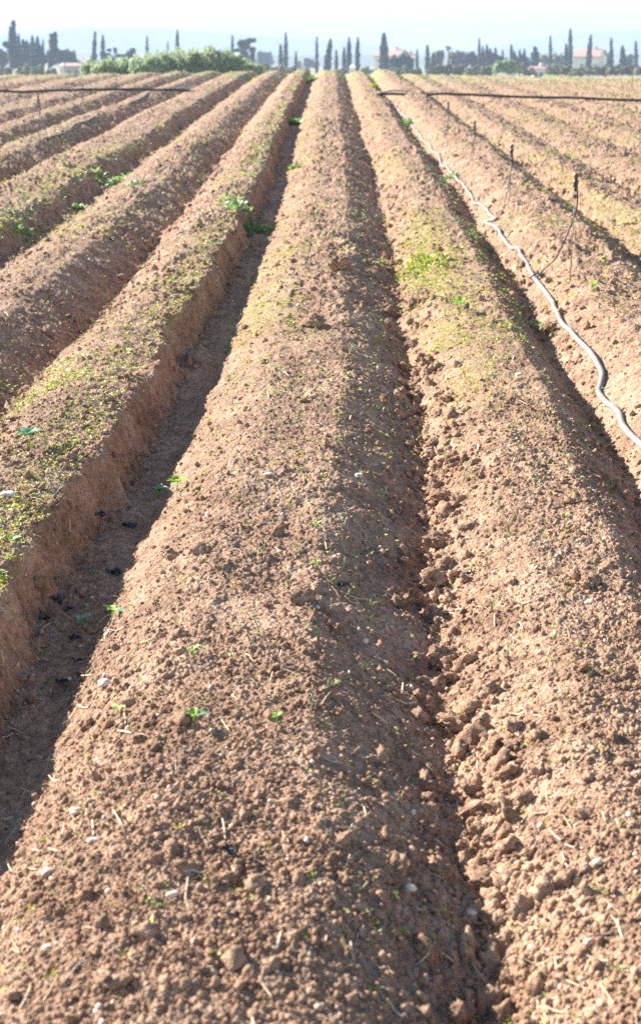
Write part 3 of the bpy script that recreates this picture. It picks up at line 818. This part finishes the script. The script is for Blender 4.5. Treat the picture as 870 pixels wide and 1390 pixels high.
# hose clamp where the nearest feed tube leaves
e = unproj(728, 381)
V, F, T = tube([e+np.array([-.05, -.01, .02]), e+np.array([0, 0, .045]), e+np.array([.05, .01, .028])], .006, 6)
k = npmesh('hose_connector', V, F, M_tube, hose, F3=T)
# thin pole right
p = unproj(857, 118)
V, F, T = tube([p-np.array([0, 0, .05]), p+np.array([0, 0, .30]), p+np.array([.01, 0, .55])], .012, 6)
tag(npmesh('pole', V-p, F, M_bark, F3=T), 'thin dark pole standing in the field beyond the black pipe, far right', 'pole').location = p

# ------------------------------------------------------------------ the far plain: trees, shrubs, houses
def leafcloud(P, s, tri=False, up=0):
    """P (n,3) centres, s (n,) sizes -> random quads"""
    n = len(P); R = rot_mats(n)
    q = np.array([(-1, -.55, 0), (1, -.35, .1), (.8, .5, 0), (-.7, .6, -.1)])
    V = np.einsum('nij,vj->nvi', R, q)*s[:, None, None]*.5+P[:, None, :]
    F = (np.arange(n)*4)[:, None]+np.arange(4)[None]
    return V.reshape(-1, 3), F
def blob(c, r, n, s, hollow=.35):
    d = rng.normal(size=(n, 3)); d /= np.linalg.norm(d, axis=1)[:, None]
    rad = (hollow+(1-hollow)*rng.uniform(0, 1, n)**.6)
    # lumpy outline
    lump = 1+.22*np.sin(d[:, 0]*5+c[0]*3)+.18*np.sin(d[:, 2]*6+c[2]*2+d[:, 1]*3)
    return np.asarray(c)+d*(rad*lump)[:, None]*np.asarray(r), np.full(n, s)*rng.uniform(.6, 1.4, n)
def far_pt(px, py, Y): return at_depth(px, py, Y)
def gz(x, Y): return float(zbase(np.array([x]), np.array([Y]))[0])
def cypress(px, top, base, w, lab, Y=360, lean=0, taper=.5, wob=.1, m=None):
    s = Y/FPX*1.04
    b = far_pt(px-lean, base, Y); t = far_pt(px, top, Y); z0 = min(b[2], gz(b[0], Y)+.0)
    z0 = gz(b[0], Y); H = t[2]-z0; R = w*s/2; L = (t[0]-b[0])
    root = empty('cypress', (b[0], Y, z0), lab, 'cypress tree', 'cypresses on the plain')
    V, F, T = tube([(0, 0, -.3), (L*.05, 0, H*.12), (L*.5, 0, H*.5)], [R*.3+.12, R*.22+.1, .06], 6)
    npmesh('trunk', V, F, M_bark, root, F3=T)
    n = int(520+w*60); tt = rng.uniform(.06, 1, n)**.85
    prof = np.interp(tt, [0, .06, .25, .5, .75, .9, 1], [.3, .75, 1, .95, .72, .42, .06])*(1-taper*.25*tt)
    prof = prof*(1+wob*np.sin(tt*23+px)+wob*np.sin(tt*41+px*2))
    a = rng.uniform(0, 2*math.pi, n); rr = R*prof*rng.uniform(.25, 1, n)**.6
    P = np.stack([L*tt**1.5+np.cos(a)*rr, np.sin(a)*rr, H*tt], -1)
    V1, F1 = leafcloud(P, np.full(n, .55)*rng.uniform(.5, 1.2, n)*(.7+.3*R))
    k = np.linspace(.06, .97, 14); pr = np.interp(k, [0, .06, .25, .5, .75, .9, 1], [.3, .7, .95, .9, .66, .36, .04])
    V2, F2, T2 = tube(np.stack([L*k**1.5, 0*k, H*k], -1), R*pr*.72, 9)
    V2 = V2+rng.normal(0, R*.08, V2.shape)
    V, F, T = join([(V1, F1, None), (V2, F2, T2)])
    npmesh('crown', V, F, m or M_cyp, root, F3=T, smooth=False)
def bushy(name, px, base, lobes, lab, cat, Y, m, group, leaf=.6, dens=1.0, trunk=True, bark=None, trunkw=.2):
    """lobes: (px, py, half width px, half height px) in photo pixels, placed at distance Y"""
    s = Y/FPX*1.04
    b = far_pt(px, base, Y); z0 = gz(b[0], Y)
    root = empty(name, (b[0], Y, z0), lab, cat, group); Ps, Ss = [], []
    cs = []
    for lx, ly, hw, hh in lobes:
        c = far_pt(lx, ly, Y)-np.array([b[0], Y, z0]); c[1] = random.uniform(-.3, .3)*hw*s; cs.append(c)
        vol = max(1, hw*hh*s*s)
        P, S = blob(c, (hw*s, hw*s*.8, hh*s), int(130*dens*vol**.8/leaf), leaf); Ps.append(P); Ss.append(S)
    P = np.concatenate(Ps); S = np.concatenate(Ss); ok = P[:, 2] > .0; P, S = P[ok], S[ok]
    V, F = leafcloud(P, S); npmesh('crown', V, F, m, root, smooth=False)
    if trunk:
        zt = min(c[2] for c in cs)
        parts = [tube([(0, 0, -.3), (0, 0, zt*.5), (cs[0][0]*.4, 0, max(zt, .8))], [trunkw*1.3, trunkw, trunkw*.75], 7)]
        for c in cs: parts.append(tube([(cs[0][0]*.2, 0, max(zt*.8, .4)), tuple(c*.6+np.array([0, 0, zt*.3])), tuple(c)], [trunkw*.6, trunkw*.4, .05], 5))
        V, F, T = join(parts); npmesh('trunk', V, F, bark or M_bark, root, F3=T)
    return root
# cypresses, left to right
for a in [
    (200, 49, 82, 5, 'faint thin cypress rising alone behind the left end of the reed bushes', 420),
    (228, 57, 84, 2.6, 'slender faint cypress left of the tall dark one above the reeds', 420),
    (241, 41, 88, 5.6, 'tall dark cypress rising over the middle of the reed bushes', 340),
    (315.6, 48, 90, 4.6, 'slim cypress just left of the umbrella pine', 360),
    (381, 60, 92, 6, 'shorter cypress of the pair right of the umbrella pine', 370),
    (388, 44, 92, 6, 'taller cypress of the pair right of the umbrella pine', 360),
    (401.6, 70, 94, 4, 'small faint cypress right of the cypress pair', 420),
    (430, 50, 92, 3.8, 'very slender upright cypress above the end of the deep furrow', 350),
    (456.5, 68, 93, 4.4, 'short narrow cypress between the stout leaning one and the forked pair', 360),
    (467, 64, 93, 5, 'lower stem of the forked cypress left of the white shed', 352),
    (473.7, 51, 94, 7, 'taller stem of the forked cypress left of the white shed', 350),
    (521, 45, 96, 13, 'broad pointed cypress in front of the white walled house', 345),
    (566, 67, 93, 3.6, 'thin pale cypress right of the white walled house', 380),
    (580, 61, 95, 6.5, 'dense dark column cypress left of the palm', 370),
    (588, 72, 93, 8, 'stubby cypress touching the dense dark column', 372),
    (650, 52, 92, 4.6, 'tallest cypress at the left end of the right-hand windbreak', 370),
    (655, 63, 92, 4.6, 'second cypress of the right-hand windbreak', 372),
    (660.5, 60, 92, 5.5, 'third cypress of the right-hand windbreak, with a crooked tip', 371),
    (665, 66, 92, 5, 'fourth cypress of the right-hand windbreak', 373),
    (672.3, 65, 92, 5.5, 'last cypress of the right-hand windbreak, behind the willow', 370),
    (682, 68, 92, 4, 'pale faint cypress between the two clusters on the right', 420),
    (698, 70, 92, 6, 'squat cypress right of the bent-top cypress', 373),
    (705, 68, 92, 4.6, 'thin cypress second right of the bent-top cypress', 371),
    (711.3, 67, 92, 5.4, 'last of the four cypresses behind the green willow', 370),
    (746.5, 49, 93, 4.6, 'slender tall cypress left of the red roofed house, standing apart', 372),
    (768, 60, 91, 6, 'lower cypress leaning on the tallest one beside the red roofed house', 352),
    (773.5, 39, 91, 6.6, 'tallest cypress at the left wall of the red roofed house', 350),
    (829, 52, 92, 5.6, 'cypress standing clear to the right of the red roofed house', 360),
    (844.5, 62, 92, 9, 'short cone-shaped cypress near the right edge', 358),
    (862.4, 56, 92, 5.6, 'last cypress at the far right edge', 375),
]:
    cypress(*a[:5], Y=a[5])
cypress(129.7, 43, 90, 6.8, 'left cypress of the two beside the low pink building', Y=350, lean=2.5, wob=.2)
cypress(140, 48, 88, 7, 'right cypress of the two beside the low pink building', Y=352, wob=.22)
cypress(449, 53, 95, 9.5, 'stout cypress with its top leaning right', Y=345, lean=5.5)
cypress(485.7, 51, 94, 6.6, 'cypress right of the forked pair, behind the white shed', Y=352, lean=.8)
cypress(801.5, 48, 93, 7.4, 'leaning cypress in front of the red roof', Y=345, lean=4)
cypress(693.5, 61, 92, 5.6, 'cypress with a bent top above the green willow', Y=368, lean=-1, wob=.2)
cypress(726, 64, 93, 14, 'wide conical conifer above the low white building', Y=365, wob=.25)
cypress(44.5, 49, 92, 9, 'broad dark cypress in the middle of the grove on the far left', Y=372, wob=.12)
cypress(51.5, 49, 92, 8.5, 'twin cypress right of the broad dark one in the left grove', Y=374, wob=.12)
cypress(37, 55, 92, 5, 'small cypress left of the twins in the left grove', Y=376)
cypress(59, 54, 92, 5, 'small cypress right of the twins in the left grove', Y=376, lean=1)
cypress(26, 46, 92, 6, 'cypress close right of the ragged tall tree in the left grove', Y=368, wob=.25)
TG = 'broadleaf and pine trees on the plain'
T_ = lambda *a, **k: bushy('tree', *a, **k)
T_(14, 95, [(19, 34, 1.8, 6), (17, 44, 3.6, 7), (18, 54, 4.5, 8), (15, 63, 7, 7), (20, 72, 8, 9), (8, 60, 3, 2.5), (21, 85, 7, 8)], 'ragged tallest tree of the left grove with a pale trunk', 'tree', 358, M_tree, TG, .7, 1.2, True, M_barkp, .45)
T_(66, 95, [(75, 48, 2.6, 4), (71, 52, 2.6, 6), (70, 60, 2.4, 5), (76, 58, 2.2, 6), (75, 68, 5, 5), (72, 80, 8, 9)], 'tree with a gappy split top and pale trunk right of the twins', 'tree', 360, M_tree, TG, .65, 1.1, True, M_barkp, .45)
T_(32, 95, [(34, 66, 8, 8), (32, 80, 12, 12)], 'dense round tree filling the middle of the left grove', 'tree', 378, M_tree, TG, .9, 1.1)
T_(50, 95, [(50, 68, 9, 8), (52, 80, 12, 12)], 'dense round tree below the twin cypresses', 'tree', 377, M_tree, TG, .9, 1.1)
T_(90, 96, [(86, 75, 7, 6), (95, 76, 7, 7), (92, 86, 12, 10), (101, 84, 4, 5)], 'rounded tree sloping down at the right end of the left grove', 'tree', 385, M_tree, TG, .9, 1.1)
T_(2, 96, [(1, 73, 5, 5), (5, 80, 8, 9), (-6, 78, 9, 8)], 'tree cut by the left edge of the photo', 'tree', 385, M_tree, TG, .9, 1.1)
T_(181, 92, [(181, 69, 3.4, 3), (177, 73, 4.5, 3), (179, 79, 7, 4), (168, 76, 9, 2)], 'flat topped small pine behind the reed bushes', 'tree', 360, M_tree, TG, .5, 1.3)
T_(150, 90, [(149, 68, 2.6, 1.2), (157, 68, 1.6, 3), (147, 76, 3.5, 3), (152, 81, 6, 3)], 'small open tree forming an arch right of the cypresses', 'tree', 360, M_tree, TG, .45, 1.2)
T_(335, 95, [(327, 59, 5, 3.4), (335, 57, 6, 3.4), (341, 55, 5, 2.4), (332, 64, 6, 2.4), (330, 73, 5, 5), (343, 67, 3.4, 2.4), (343, 76, 2.4, 7), (334, 83, 6, 7), (321, 68, 4, 1.4)], 'umbrella pine with sky gaps right of the reed bushes', 'pine tree', 350, M_tree, TG, .5, 1.4, True, None, .3)
T_(358, 90, [(355, 76, 6, 5), (364, 77, 6, 5), (359, 85, 11, 6)], 'faint hazy tree between the umbrella pine and the cypress pair', 'tree', 620, M_tree, TG, 1.2, 1.0)
T_(543, 96, [(548, 80, 8, 5), (535, 84, 8, 7), (553, 86, 8, 7), (541, 90, 10, 6)], 'dark leafy trees along the front of the white walled house', 'tree', 350, M_tree, TG, .6, 1.2)
T_(597, 92, [(597, 74, 6, 5), (594, 84, 6, 6)], 'light green round tree left of the palm', 'tree', 385, M_olive, TG, .7, 1.2)
T_(618, 92, [(616, 76, 6, 5), (624, 75, 6, 5), (630, 80, 7, 6), (620, 85, 10, 5)], 'light green wide tree right of the palm', 'tree', 385, M_olive, TG, .7, 1.2)
T_(640, 94, [(638, 79, 6, 7), (645, 84, 8, 8), (632, 84, 6, 6)], 'dark tree at the foot of the right-hand windbreak', 'tree', 380, M_tree, TG, .7, 1.1)
T_(662, 94, [(656, 82, 7, 9), (668, 82, 8, 9), (679, 84, 7, 7)], 'dark undergrowth tree joining the windbreak cypresses', 'tree', 378, M_tree, TG, .7, 1.1)
T_(704, 94, [(698, 84, 7, 8), (710, 85, 7, 8)], 'dark low tree below the four cypresses', 'tree', 378, M_tree, TG, .7, 1.1)
T_(740, 94, [(738, 82, 6, 6), (752, 80, 6, 6), (760, 82, 7, 6)], 'hazy tree left of the red roofed house', 'tree', 430, M_olive, TG, .8, 1.0)
T_(815, 92, [(812, 80, 5, 7), (820, 78, 5, 7), (824, 84, 6, 6)], 'dark tree right of the red roofed house', 'tree', 390, M_tree, TG, .6, 1.1)
T_(853, 92, [(853, 82, 5, 6), (850, 88, 6, 5)], 'hazy round tree between the last two cypresses', 'tree', 430, M_tree, TG, .7, 1.0)
T_(420, 93, [(418, 84, 6, 4), (410, 88, 8, 4), (426, 88, 7, 4)], 'low hazy tree behind the slender upright cypress', 'tree', 560, M_tree, TG, 1.0, .9)
# palm
def palm(px, top, base, Y, lab):
    b = far_pt(px, base, Y); z0 = gz(b[0], Y); t = far_pt(px, top+3, Y); H = t[2]-z0
    root = empty('palm_tree', (b[0], Y, z0), lab, 'palm tree')
    V, F, T = tube([(0, 0, -.3), (.05, 0, H*.5), (0, 0, H)], [.35, .25, .22], 7); npmesh('trunk', V, F, M_bark, root, F3=T)
    parts = []
    for k in range(26):
        a = random.uniform(0, 6.28); el = random.uniform(-.2, 1.1); L = random.uniform(1.1, 1.6)
        P = [np.array([math.cos(a)*L*q*math.cos(el), math.sin(a)*L*q*math.cos(el), H+L*q*math.sin(el)-.35*q*q*L]) for q in (0, .33, .66, 1)]
        sd = np.array([-math.sin(a), math.cos(a), 0])
        Vv = []
        for q, p in zip((0, .33, .66, 1), P):
            w = .05+.2*math.sin(math.pi*min(1, q*.9+.05)); Vv += [p-sd*w-np.array([0, 0, .08]), p+np.array([0, 0, .03]), p+sd*w-np.array([0, 0, .08])]
        Vv = np.array(Vv); Ff = []
        for i in range(3): Ff += [[i*3, i*3+1, i*3+4, i*3+3], [i*3+1, i*3+2, i*3+5, i*3+4]]
        parts.append((Vv, np.array(Ff), None))
    V, F, T = join(parts); npmesh('crown', V, F, M_tree, root, smooth=False)
palm(607.7, 63, 94, 370, 'small palm tree with a spiky crown left of the wide light green tree')
# willow-like green shrub and olive shrubs in front
SH = 'shrubs along the far edge of the field'
S_ = lambda *a, **k: bushy('shrub', *a, **k)
S_(684, 98, [(690, 85, 7, 3), (682, 88, 8, 5), (676, 93, 9, 6), (692, 94, 8, 6)], 'fresh green willow-like shrub below the right-hand cypresses', 'shrub', 240, M_reed, SH, .45, 1.6, False)
for px, py, hw, hh, lab, Y in [
    (8, 97, 9, 5, 'grey-green shrub at the left edge under the ragged tree', 250),
    (33, 96, 8, 7, 'pale feathery shrub below the left grove', 255),
    (52, 96, 9, 6, 'low pale shrub below the twin cypresses', 250),
    (71, 98, 7, 4, 'small shrub below the gappy tree', 255),
    (356, 93, 10, 6, 'olive shrub right of the umbrella pine foot', 240),
    (377, 95, 10, 5, 'olive shrub under the cypress pair', 245),
    (395, 95, 8, 4, 'low olive shrub right of the cypress pair', 250),
    (413, 97, 8, 3, 'low green shrub above the end of the deep furrow', 240),
    (462, 97, 9, 3, 'small green shrub under the forked cypress', 240),
    (496, 95, 6, 4, 'dark shrub right of the white shed', 300),
    (545, 96, 10, 5, 'grey shrub in front of the white walled house', 250),
    (565, 97, 8, 4, 'low grey shrub below the thin pale cypress', 250),
    (590, 95, 9, 5, 'grey-brown shrub left of the palm foot', 250),
    (604, 94, 11, 7, 'bushy grey-brown shrub below the palm', 252),
    (622, 95, 9, 6, 'grey shrub below the wide light green tree', 255),
    (642, 96, 10, 5, 'pale shrub at the foot of the windbreak', 250),
    (661, 96, 9, 6, 'grey-green shrub left of the willow-like shrub', 252),
    (705, 93, 8, 6, 'brown shrub right of the willow-like shrub', 245),
    (718, 97, 8, 4, 'dark brown shrub left of the low white building', 240),
    (752, 95, 10, 6, 'olive shrub left of the tallest cypress', 250),
    (768, 95, 9, 6, 'olive shrub under the tallest cypress', 252),
    (785, 97, 9, 5, 'dark olive shrub in front of the red roofed house', 248),
    (803, 95, 9, 5, 'pale olive shrub right below the leaning cypress', 250),
    (818, 96, 9, 6, 'grey shrub below the dark tree by the red roofed house', 252),
    (834, 95, 9, 6, 'reddish grey shrub left of the cone-shaped cypress', 250),
    (852, 95, 9, 6, 'olive shrub near the right edge', 252),
    (872, 95, 10, 7, 'shrub cut by the right edge of the photo', 250),
]:
    S_(px, 100, [(px-hw*.4, py+1, hw*.6, hh*.8), (px+hw*.35, py, hw*.6, hh*.95), (px, py+2, hw, hh*.7)], lab, 'shrub', Y, M_olive, SH, .4, 1.3, False)
# reed bushes, nearer
RB = 'reed bushes beyond the left beds'
for px, py, hw, hh, lab in [
    (130, 93, 10, 8, 'low leftmost reed bush by the pink building'),
    (146, 92, 11, 8, 'pale reed bush second from the left end'),
    (163, 92, 11, 8, 'reed bush under the arch-shaped tree'),
    (182, 90, 12, 9, 'reed bush under the flat topped pine'),
    (202, 89, 13, 10, 'reed bush below the faint thin cypress'),
    (222, 87, 13, 12, 'reed bush left of the tall dark cypress'),
    (240, 85, 12, 13, 'tall reed bush in front of the tall dark cypress'),
    (258, 86, 12, 12, 'reed bush right of the tall dark cypress'),
    (276, 83, 13, 14, 'tall reed bush in the highest part of the thicket'),
    (293, 83, 12, 14, 'highest reed bush, bright green topped'),
    (308, 88, 10, 11, 'dark reed bush at the shoulder of the thicket'),
    (322, 88, 9, 9, 'reed bush below the slim cypress'),
    (336, 93, 9, 6, 'low last reed bush at the right end of the thicket'),
]:
    Y = 112+random.uniform(-3, 3); s = Y/FPX*1.04
    b = far_pt(px, 98, Y); z0 = gz(b[0], Y)
    root = empty('reed_bush', (b[0], Y, z0), lab, 'reed bush', RB)
    topz = far_pt(px, py-hh, Y)[2]-z0; botz = 0
    n = 4200; a = rng.uniform(0, 6.28, n); rr = np.sqrt(rng.uniform(0, 1, n))*hw*s*1.9
    bx, by = np.cos(a)*rr, np.sin(a)*rr*.8
    top = topz*(1-.2*(rr/(hw*s*1.9))**2.5)*(1+.06*np.sin(bx*4+px)+.08*np.sin(bx*9+by*5))
    zz = top*rng.uniform(.05, 1, n)**.6
    # drooping blade-like leaves, leaning with the wind to the right
    L = rng.uniform(.18, .42, n); az = rng.normal(.2, 1.0, n); el = rng.normal(.65, .45, n)
    d = np.stack([np.cos(az)*np.cos(el), np.sin(az)*np.cos(el), np.sin(el)], -1)*L[:, None]
    w = np.cross(d, rng.normal(size=(n, 3))); w /= np.linalg.norm(w, axis=1)[:, None]+1e-9; w *= (L*.16)[:, None]
    B = np.stack([bx, by, zz], -1)
    V = np.stack([B-w*.6, B+w*.6, B+d*.5+w, B+d+np.array([0, 0, -.05]), B+d*.5-w], 1)
    F4 = (np.arange(n)*5)[:, None]+np.array([0, 1, 2, 4])[None]; F3 = (np.arange(n)*5)[:, None]+np.array([4, 2, 3])[None]
    npmesh('foliage', V.reshape(-1, 3), F4, M_reed, root, F3=F3, smooth=False)
    st = [tube([(x, y, 0), (x+.05, y, t*.5), (x+.16, y, t*.9)], [.02, .016, .006], 4) for x, y, t in zip(bx[:24]*.8, by[:24]*.8, top[:24])]
    V, F, T = join(st); npmesh('stems', V, F, M_straw, root, F3=T)

# buildings
def wallbox(root, name, px0, px1, py0, py1, Y, depth, m):
    a = far_pt(px0, py0, Y); b = far_pt(px1, py1, Y); ox, oy, oz = root.location
    V, F, _ = box(a[0]-ox, b[0]-ox, Y-oy, Y+depth-oy, -.4, a[2]-oz); return npmesh(name, V, F, m, root, smooth=False)
def house(px0, px1, eave, ridge, base, Y, depth, lab, wallm, gable_front=False, ridge_px=None, wins=()):
    a = far_pt(px0, eave, Y); b = far_pt(px1, eave, Y); r = far_pt(px0, ridge, Y)[2]; z0 = gz(a[0], Y)
    root = empty('house', ((a[0]+b[0])/2, Y, z0), lab, 'house'); W = (b[0]-a[0])/2; h = a[2]-z0; hr = r-z0
    # walls with gables at the two ends, ridge runs along x
    V = [(-W, 0, -.4), (W, 0, -.4), (W, depth, -.4), (-W, depth, -.4), (-W, 0, h), (W, 0, h), (W, depth, h), (-W, depth, h), (-W, depth/2, hr-.12), (W, depth/2, hr-.12)]
    F = [[0, 1, 5, 4], [2, 3, 7, 6], [1, 2, 6, 5], [3, 0, 4, 7]]; T = [[5, 6, 9], [7, 4, 8]]
    npmesh('wall', np.array(V), np.array(F), wallm, root, F3=np.array(T), smooth=False)
    o = .4; parts = []
    k = (hr-h)/(depth/2)
    for s in (0, 1):
        y0, y1 = (-o, depth/2) if s == 0 else (depth+o, depth/2)
        z_0, z_1 = h-k*o, hr
        Vv = np.array([(-W-o, y0, z_0), (W+o, y0, z_0), (W+o, y1, z_1), (-W-o, y1, z_1), (-W-o, y0, z_0+.18), (W+o, y0, z_0+.18), (W+o, y1, z_1+.18), (-W-o, y1, z_1+.18)])
        parts.append((Vv, np.array([[0, 1, 2, 3], [4, 7, 6, 5], [0, 4, 5, 1], [2, 6, 7, 3], [1, 5, 6, 2], [3, 7, 4, 0]]), None))
    V, F, _ = join(parts); npmesh('roof', V, F, M_roof, root, smooth=False)
    for wx, wz in wins:
        V, F, _ = box(wx*W-.5, wx*W+.5, -.05, .05, wz*h-.6, wz*h+.6); fr = npmesh('window', V, F, M_wall, root, smooth=False)
        V, F, _ = box(wx*W-.4, wx*W+.4, -.065, -.04, wz*h-.5, wz*h+.5); npmesh('pane', V, F, M_glass, fr, smooth=False)
    V, F, _ = box(W*.3, W*.3+.7, depth/2-.3, depth/2+.4, hr-.3, hr+.9); npmesh('chimney', V, F, wallm, root, smooth=False)
    return root
h1 = house(507, 541, 76, 68, 95, 372, 8, 'white walled house with a pinkish red roof behind the broad pointed cypress', M_wall, wins=((.3, .45), (.7, .45), (-.45, .45)))
h1.rotation_euler.z = math.radians(-24)
h2 = house(778, 812, 77, 67.5, 92, 362, 8.5, 'white gabled house with a red tile roof at the right behind the leaning cypress', M_wall, wins=((-.3, .5), (.35, .5), (.75, .5)))
h2.rotation_euler.z = math.radians(-24)
h3 = house(545, 562, 79.5, 74, 95, 385, 7, 'lower red roofed house partly hidden right of the white walled house', M_wallg, wins=((0, .5),))
h4 = house(88, 110, 90, 86.5, 96, 330, 6, 'long low building with a pinkish roof at the right end of the left grove', M_wallg, wins=((-.5, .5), (.4, .5)))
h5 = house(114, 126, 85, 81, 95, 400, 6, 'small pinkish building left of the two cypresses above the reeds', M_wallg, wins=((0, .5),))
h6 = house(723, 739, 94, 91, 97, 300, 4, 'low white building among the shrubs below the wide conical conifer', M_wall, wins=((-.4, .4), (.4, .4)))
h7 = house(811, 819, 81, 78, 90, 400, 5, 'tiny white house right of the red roofed house', M_wall, wins=((0, .5),))
def shed(px0, px1, top, Y, depth, lab, m, peak=0):
    a = far_pt(px0, top, Y); b = far_pt(px1, top, Y); z0 = gz(a[0], Y); W = (b[0]-a[0])/2; h = a[2]-z0
    root = empty('shed', ((a[0]+b[0])/2, Y, z0), lab, 'shed')
    V, F, _ = box(-W, W, 0, depth, -.3, h*.8); npmesh('wall', V, F, m, root, smooth=False)
    V = np.array([(-W*1.1, -.2, h*.8), (W*1.1, -.2, h*.8), (W*1.1, depth+.2, h*.8), (-W*1.1, depth+.2, h*.8), (-.15*W, depth/2, h), (.15*W, depth/2, h)])
    npmesh('roof', V, np.array([[0, 3, 2, 1], [0, 1, 5, 4], [2, 3, 4, 5]]), m, root, F3=np.array([[1, 2, 5], [3, 0, 4]]), smooth=False)
    V, F, _ = box(-W*.3, W*.3, -.06, .04, 0, h*.55); npmesh('door', V, F, M_wallg, root, smooth=False)
    return root
shed(474, 482.5, 87, 280, 3, 'small white shed between the forked cypress and the next cypress', M_wall)
shed(81, 87, 85, 330, 3, 'small white shed at the left end of the long low building', M_wall)
shed(408.8, 412.4, 79.5, 420, 2, 'narrow white tower-like hut right of the small faint cypress', M_wall)
shed(501, 511, 93.5, 300, 4, 'low dark shed left of the broad pointed cypress', M_glass)
# white parked car in front of the broad cypress
p = far_pt(518.6, 97.5, 260); z0 = gz(p[0], 260)
car = empty('parked_car', (p[0], 260, z0), 'tiny white car at the field edge under the broad pointed cypress', 'car')
prof = [(-2, .3), (-2, .8), (-1.3, .95), (-.8, 1.4), (.7, 1.42), (1.3, .98), (2, .85), (2.05, .3)]
nP = len(prof); V = np.array([(x, y, z) for y in (-.8, .8) for x, z in prof])
F = [[k, (k+1) % nP, nP+(k+1) % nP, nP+k] for k in range(nP)]
body = npmesh('body', V, np.array(F), M_wall, car, smooth=False)
import bmesh
bm = bmesh.new(); bm.from_mesh(body.data); bm.verts.ensure_lookup_table()
bm.faces.new([bm.verts[k] for k in range(nP)][::-1]); bm.faces.new([bm.verts[nP+k] for k in range(nP)]); bm.to_mesh(body.data); bm.free()
V, F, _ = box(-.85, .85, -.812, .812, 1.0, 1.34); npmesh('windows', V, F, M_glass, car, smooth=False)
for x in (-1.25, 1.3):
    for y in (-.82, .66):
        V, F, T = tube([(x, y, .32), (x, y+.16, .32)], .32, 12); npmesh('wheel', V, F, M_black, car, F3=T)

# ------------------------------------------------------------------ hills
def hill(name, pts, Y, depth, m):
    """pts: (px, py) skyline of a ridge at distance Y"""
    xs = np.linspace(pts[0][0], pts[-1][0], 240); yy = np.interp(xs, [p[0] for p in pts], [p[1] for p in pts])
    yy = yy+.5*np.sin(xs*.05)+.35*np.sin(xs*.13+1)
    top = np.array([at_depth(a, b, Y) for a, b in zip(xs, yy)]); rows = []
    prof = [(-1, 0), (-.8, .12), (-.6, .32), (-.4, .56), (-.2, .82), (-.08, .96), (0, 1), (.3, .8), (1, 0)]
    for d, h in prof:
        r = top.copy(); r[:, 0] *= (Y+d*depth)/Y; r[:, 1] = Y+d*depth; base = -4.0
        wob = 1+.12*np.sin(xs*.21+d*5)*(1-h)
        r[:, 2] = base+(top[:, 2]-base)*h*wob; rows.append(r)
    V = np.concatenate(rows); n = len(xs); idx = np.arange(len(prof)*n).reshape(len(prof), n)
    F = np.stack([idx[:-1, :-1], idx[:-1, 1:], idx[1:, 1:], idx[1:, :-1]], -1).reshape(-1, 4)
    tag(npmesh(name, V, F, m), kind='structure')
hill('hills', [(-500, 62), (-200, 55), (0, 46), (40, 45), (105, 38), (200, 38), (290, 44), (400, 52), (440, 54), (480, 57), (500, 61), (525, 66), (560, 70), (620, 72), (670, 64), (700, 57), (780, 45), (830, 42), (870, 40), (1000, 42), (1400, 60)], 3300, 600, M_hill)
hill('hills', [(-500, 80), (0, 74), (100, 72), (200, 74), (300, 76), (420, 75), (520, 74), (600, 76), (700, 75), (800, 75), (870, 74), (1400, 78)], 1500, 300, M_hill)

# ------------------------------------------------------------------ haze
V, F, _ = box(-3300, 3300, -60, 4400, -7.2, 98)
hz = bpy.data.materials.new('haze'); hz.use_nodes = True; nt = hz.node_tree; nt.nodes.clear()
o_ = nt.nodes.new('ShaderNodeOutputMaterial'); pv = nt.nodes.new('ShaderNodeVolumePrincipled')
pv.inputs['Color'].default_value = (.30, .38, .53, 1); pv.inputs['Density'].default_value = .00065; pv.inputs['Anisotropy'].default_value = .0
nt.links.new(pv.outputs[0], o_.inputs['Volume'])
tag(npmesh('haze', V, F, hz, smooth=False), kind='stuff')

# ------------------------------------------------------------------ light, world, camera
SUN_AZ = math.radians(-58)      # from +Y, towards -X (front left)
SUN_EL = math.radians(27)
sd = Vector((math.sin(SUN_AZ)*math.cos(SUN_EL), math.cos(SUN_AZ)*math.cos(SUN_EL), math.sin(SUN_EL)))
ld = bpy.data.lights.new('sun', 'SUN'); ld.energy = 5.0; ld.angle = math.radians(.6); ld.color = (1, .94, .85)
lo = link(bpy.data.objects.new('sun', ld)); lo.rotation_euler = sd.to_track_quat('Z', 'Y').to_euler()
w = bpy.data.worlds.new('World'); bpy.context.scene.world = w; w.use_nodes = True
nt = w.node_tree; bg = nt.nodes['Background']; sky = nt.nodes.new('ShaderNodeTexSky'); sky.sky_type = 'NISHITA'; sky.sun_disc = False
sky.sun_elevation = SUN_EL; sky.sun_rotation = SUN_AZ; sky.air_density = 1.0; sky.dust_density = .7; sky.ozone_density = 1.0
nt.links.new(sky.outputs[0], bg.inputs['Color']); bg.inputs['Strength'].default_value = .05
cd = bpy.data.cameras.new('camera'); co = link(bpy.data.objects.new('camera', cd)); bpy.context.scene.camera = co
cd.sensor_fit = 'VERTICAL'; cd.sensor_height = 38.49; cd.lens = FPX/1390*38.49; cd.clip_start = .05; cd.clip_end = 9000
R = Matrix((RGT, UPV, -FWD)).transposed()
co.matrix_world = Matrix.Translation((0, 0, EYE)) @ R.to_4x4()
cd.dof.use_dof = True; cd.dof.focus_distance = 4.6; cd.dof.aperture_fstop = 5.0
sc = bpy.context.scene
sc.view_settings.view_transform = 'Standard'; sc.view_settings.look = 'None'; sc.view_settings.gamma = 1; sc.view_settings.exposure = 2.48
sc.cycles.use_denoising = False; sc.cycles.volume_bounces = 1; sc.cycles.max_bounces = 5
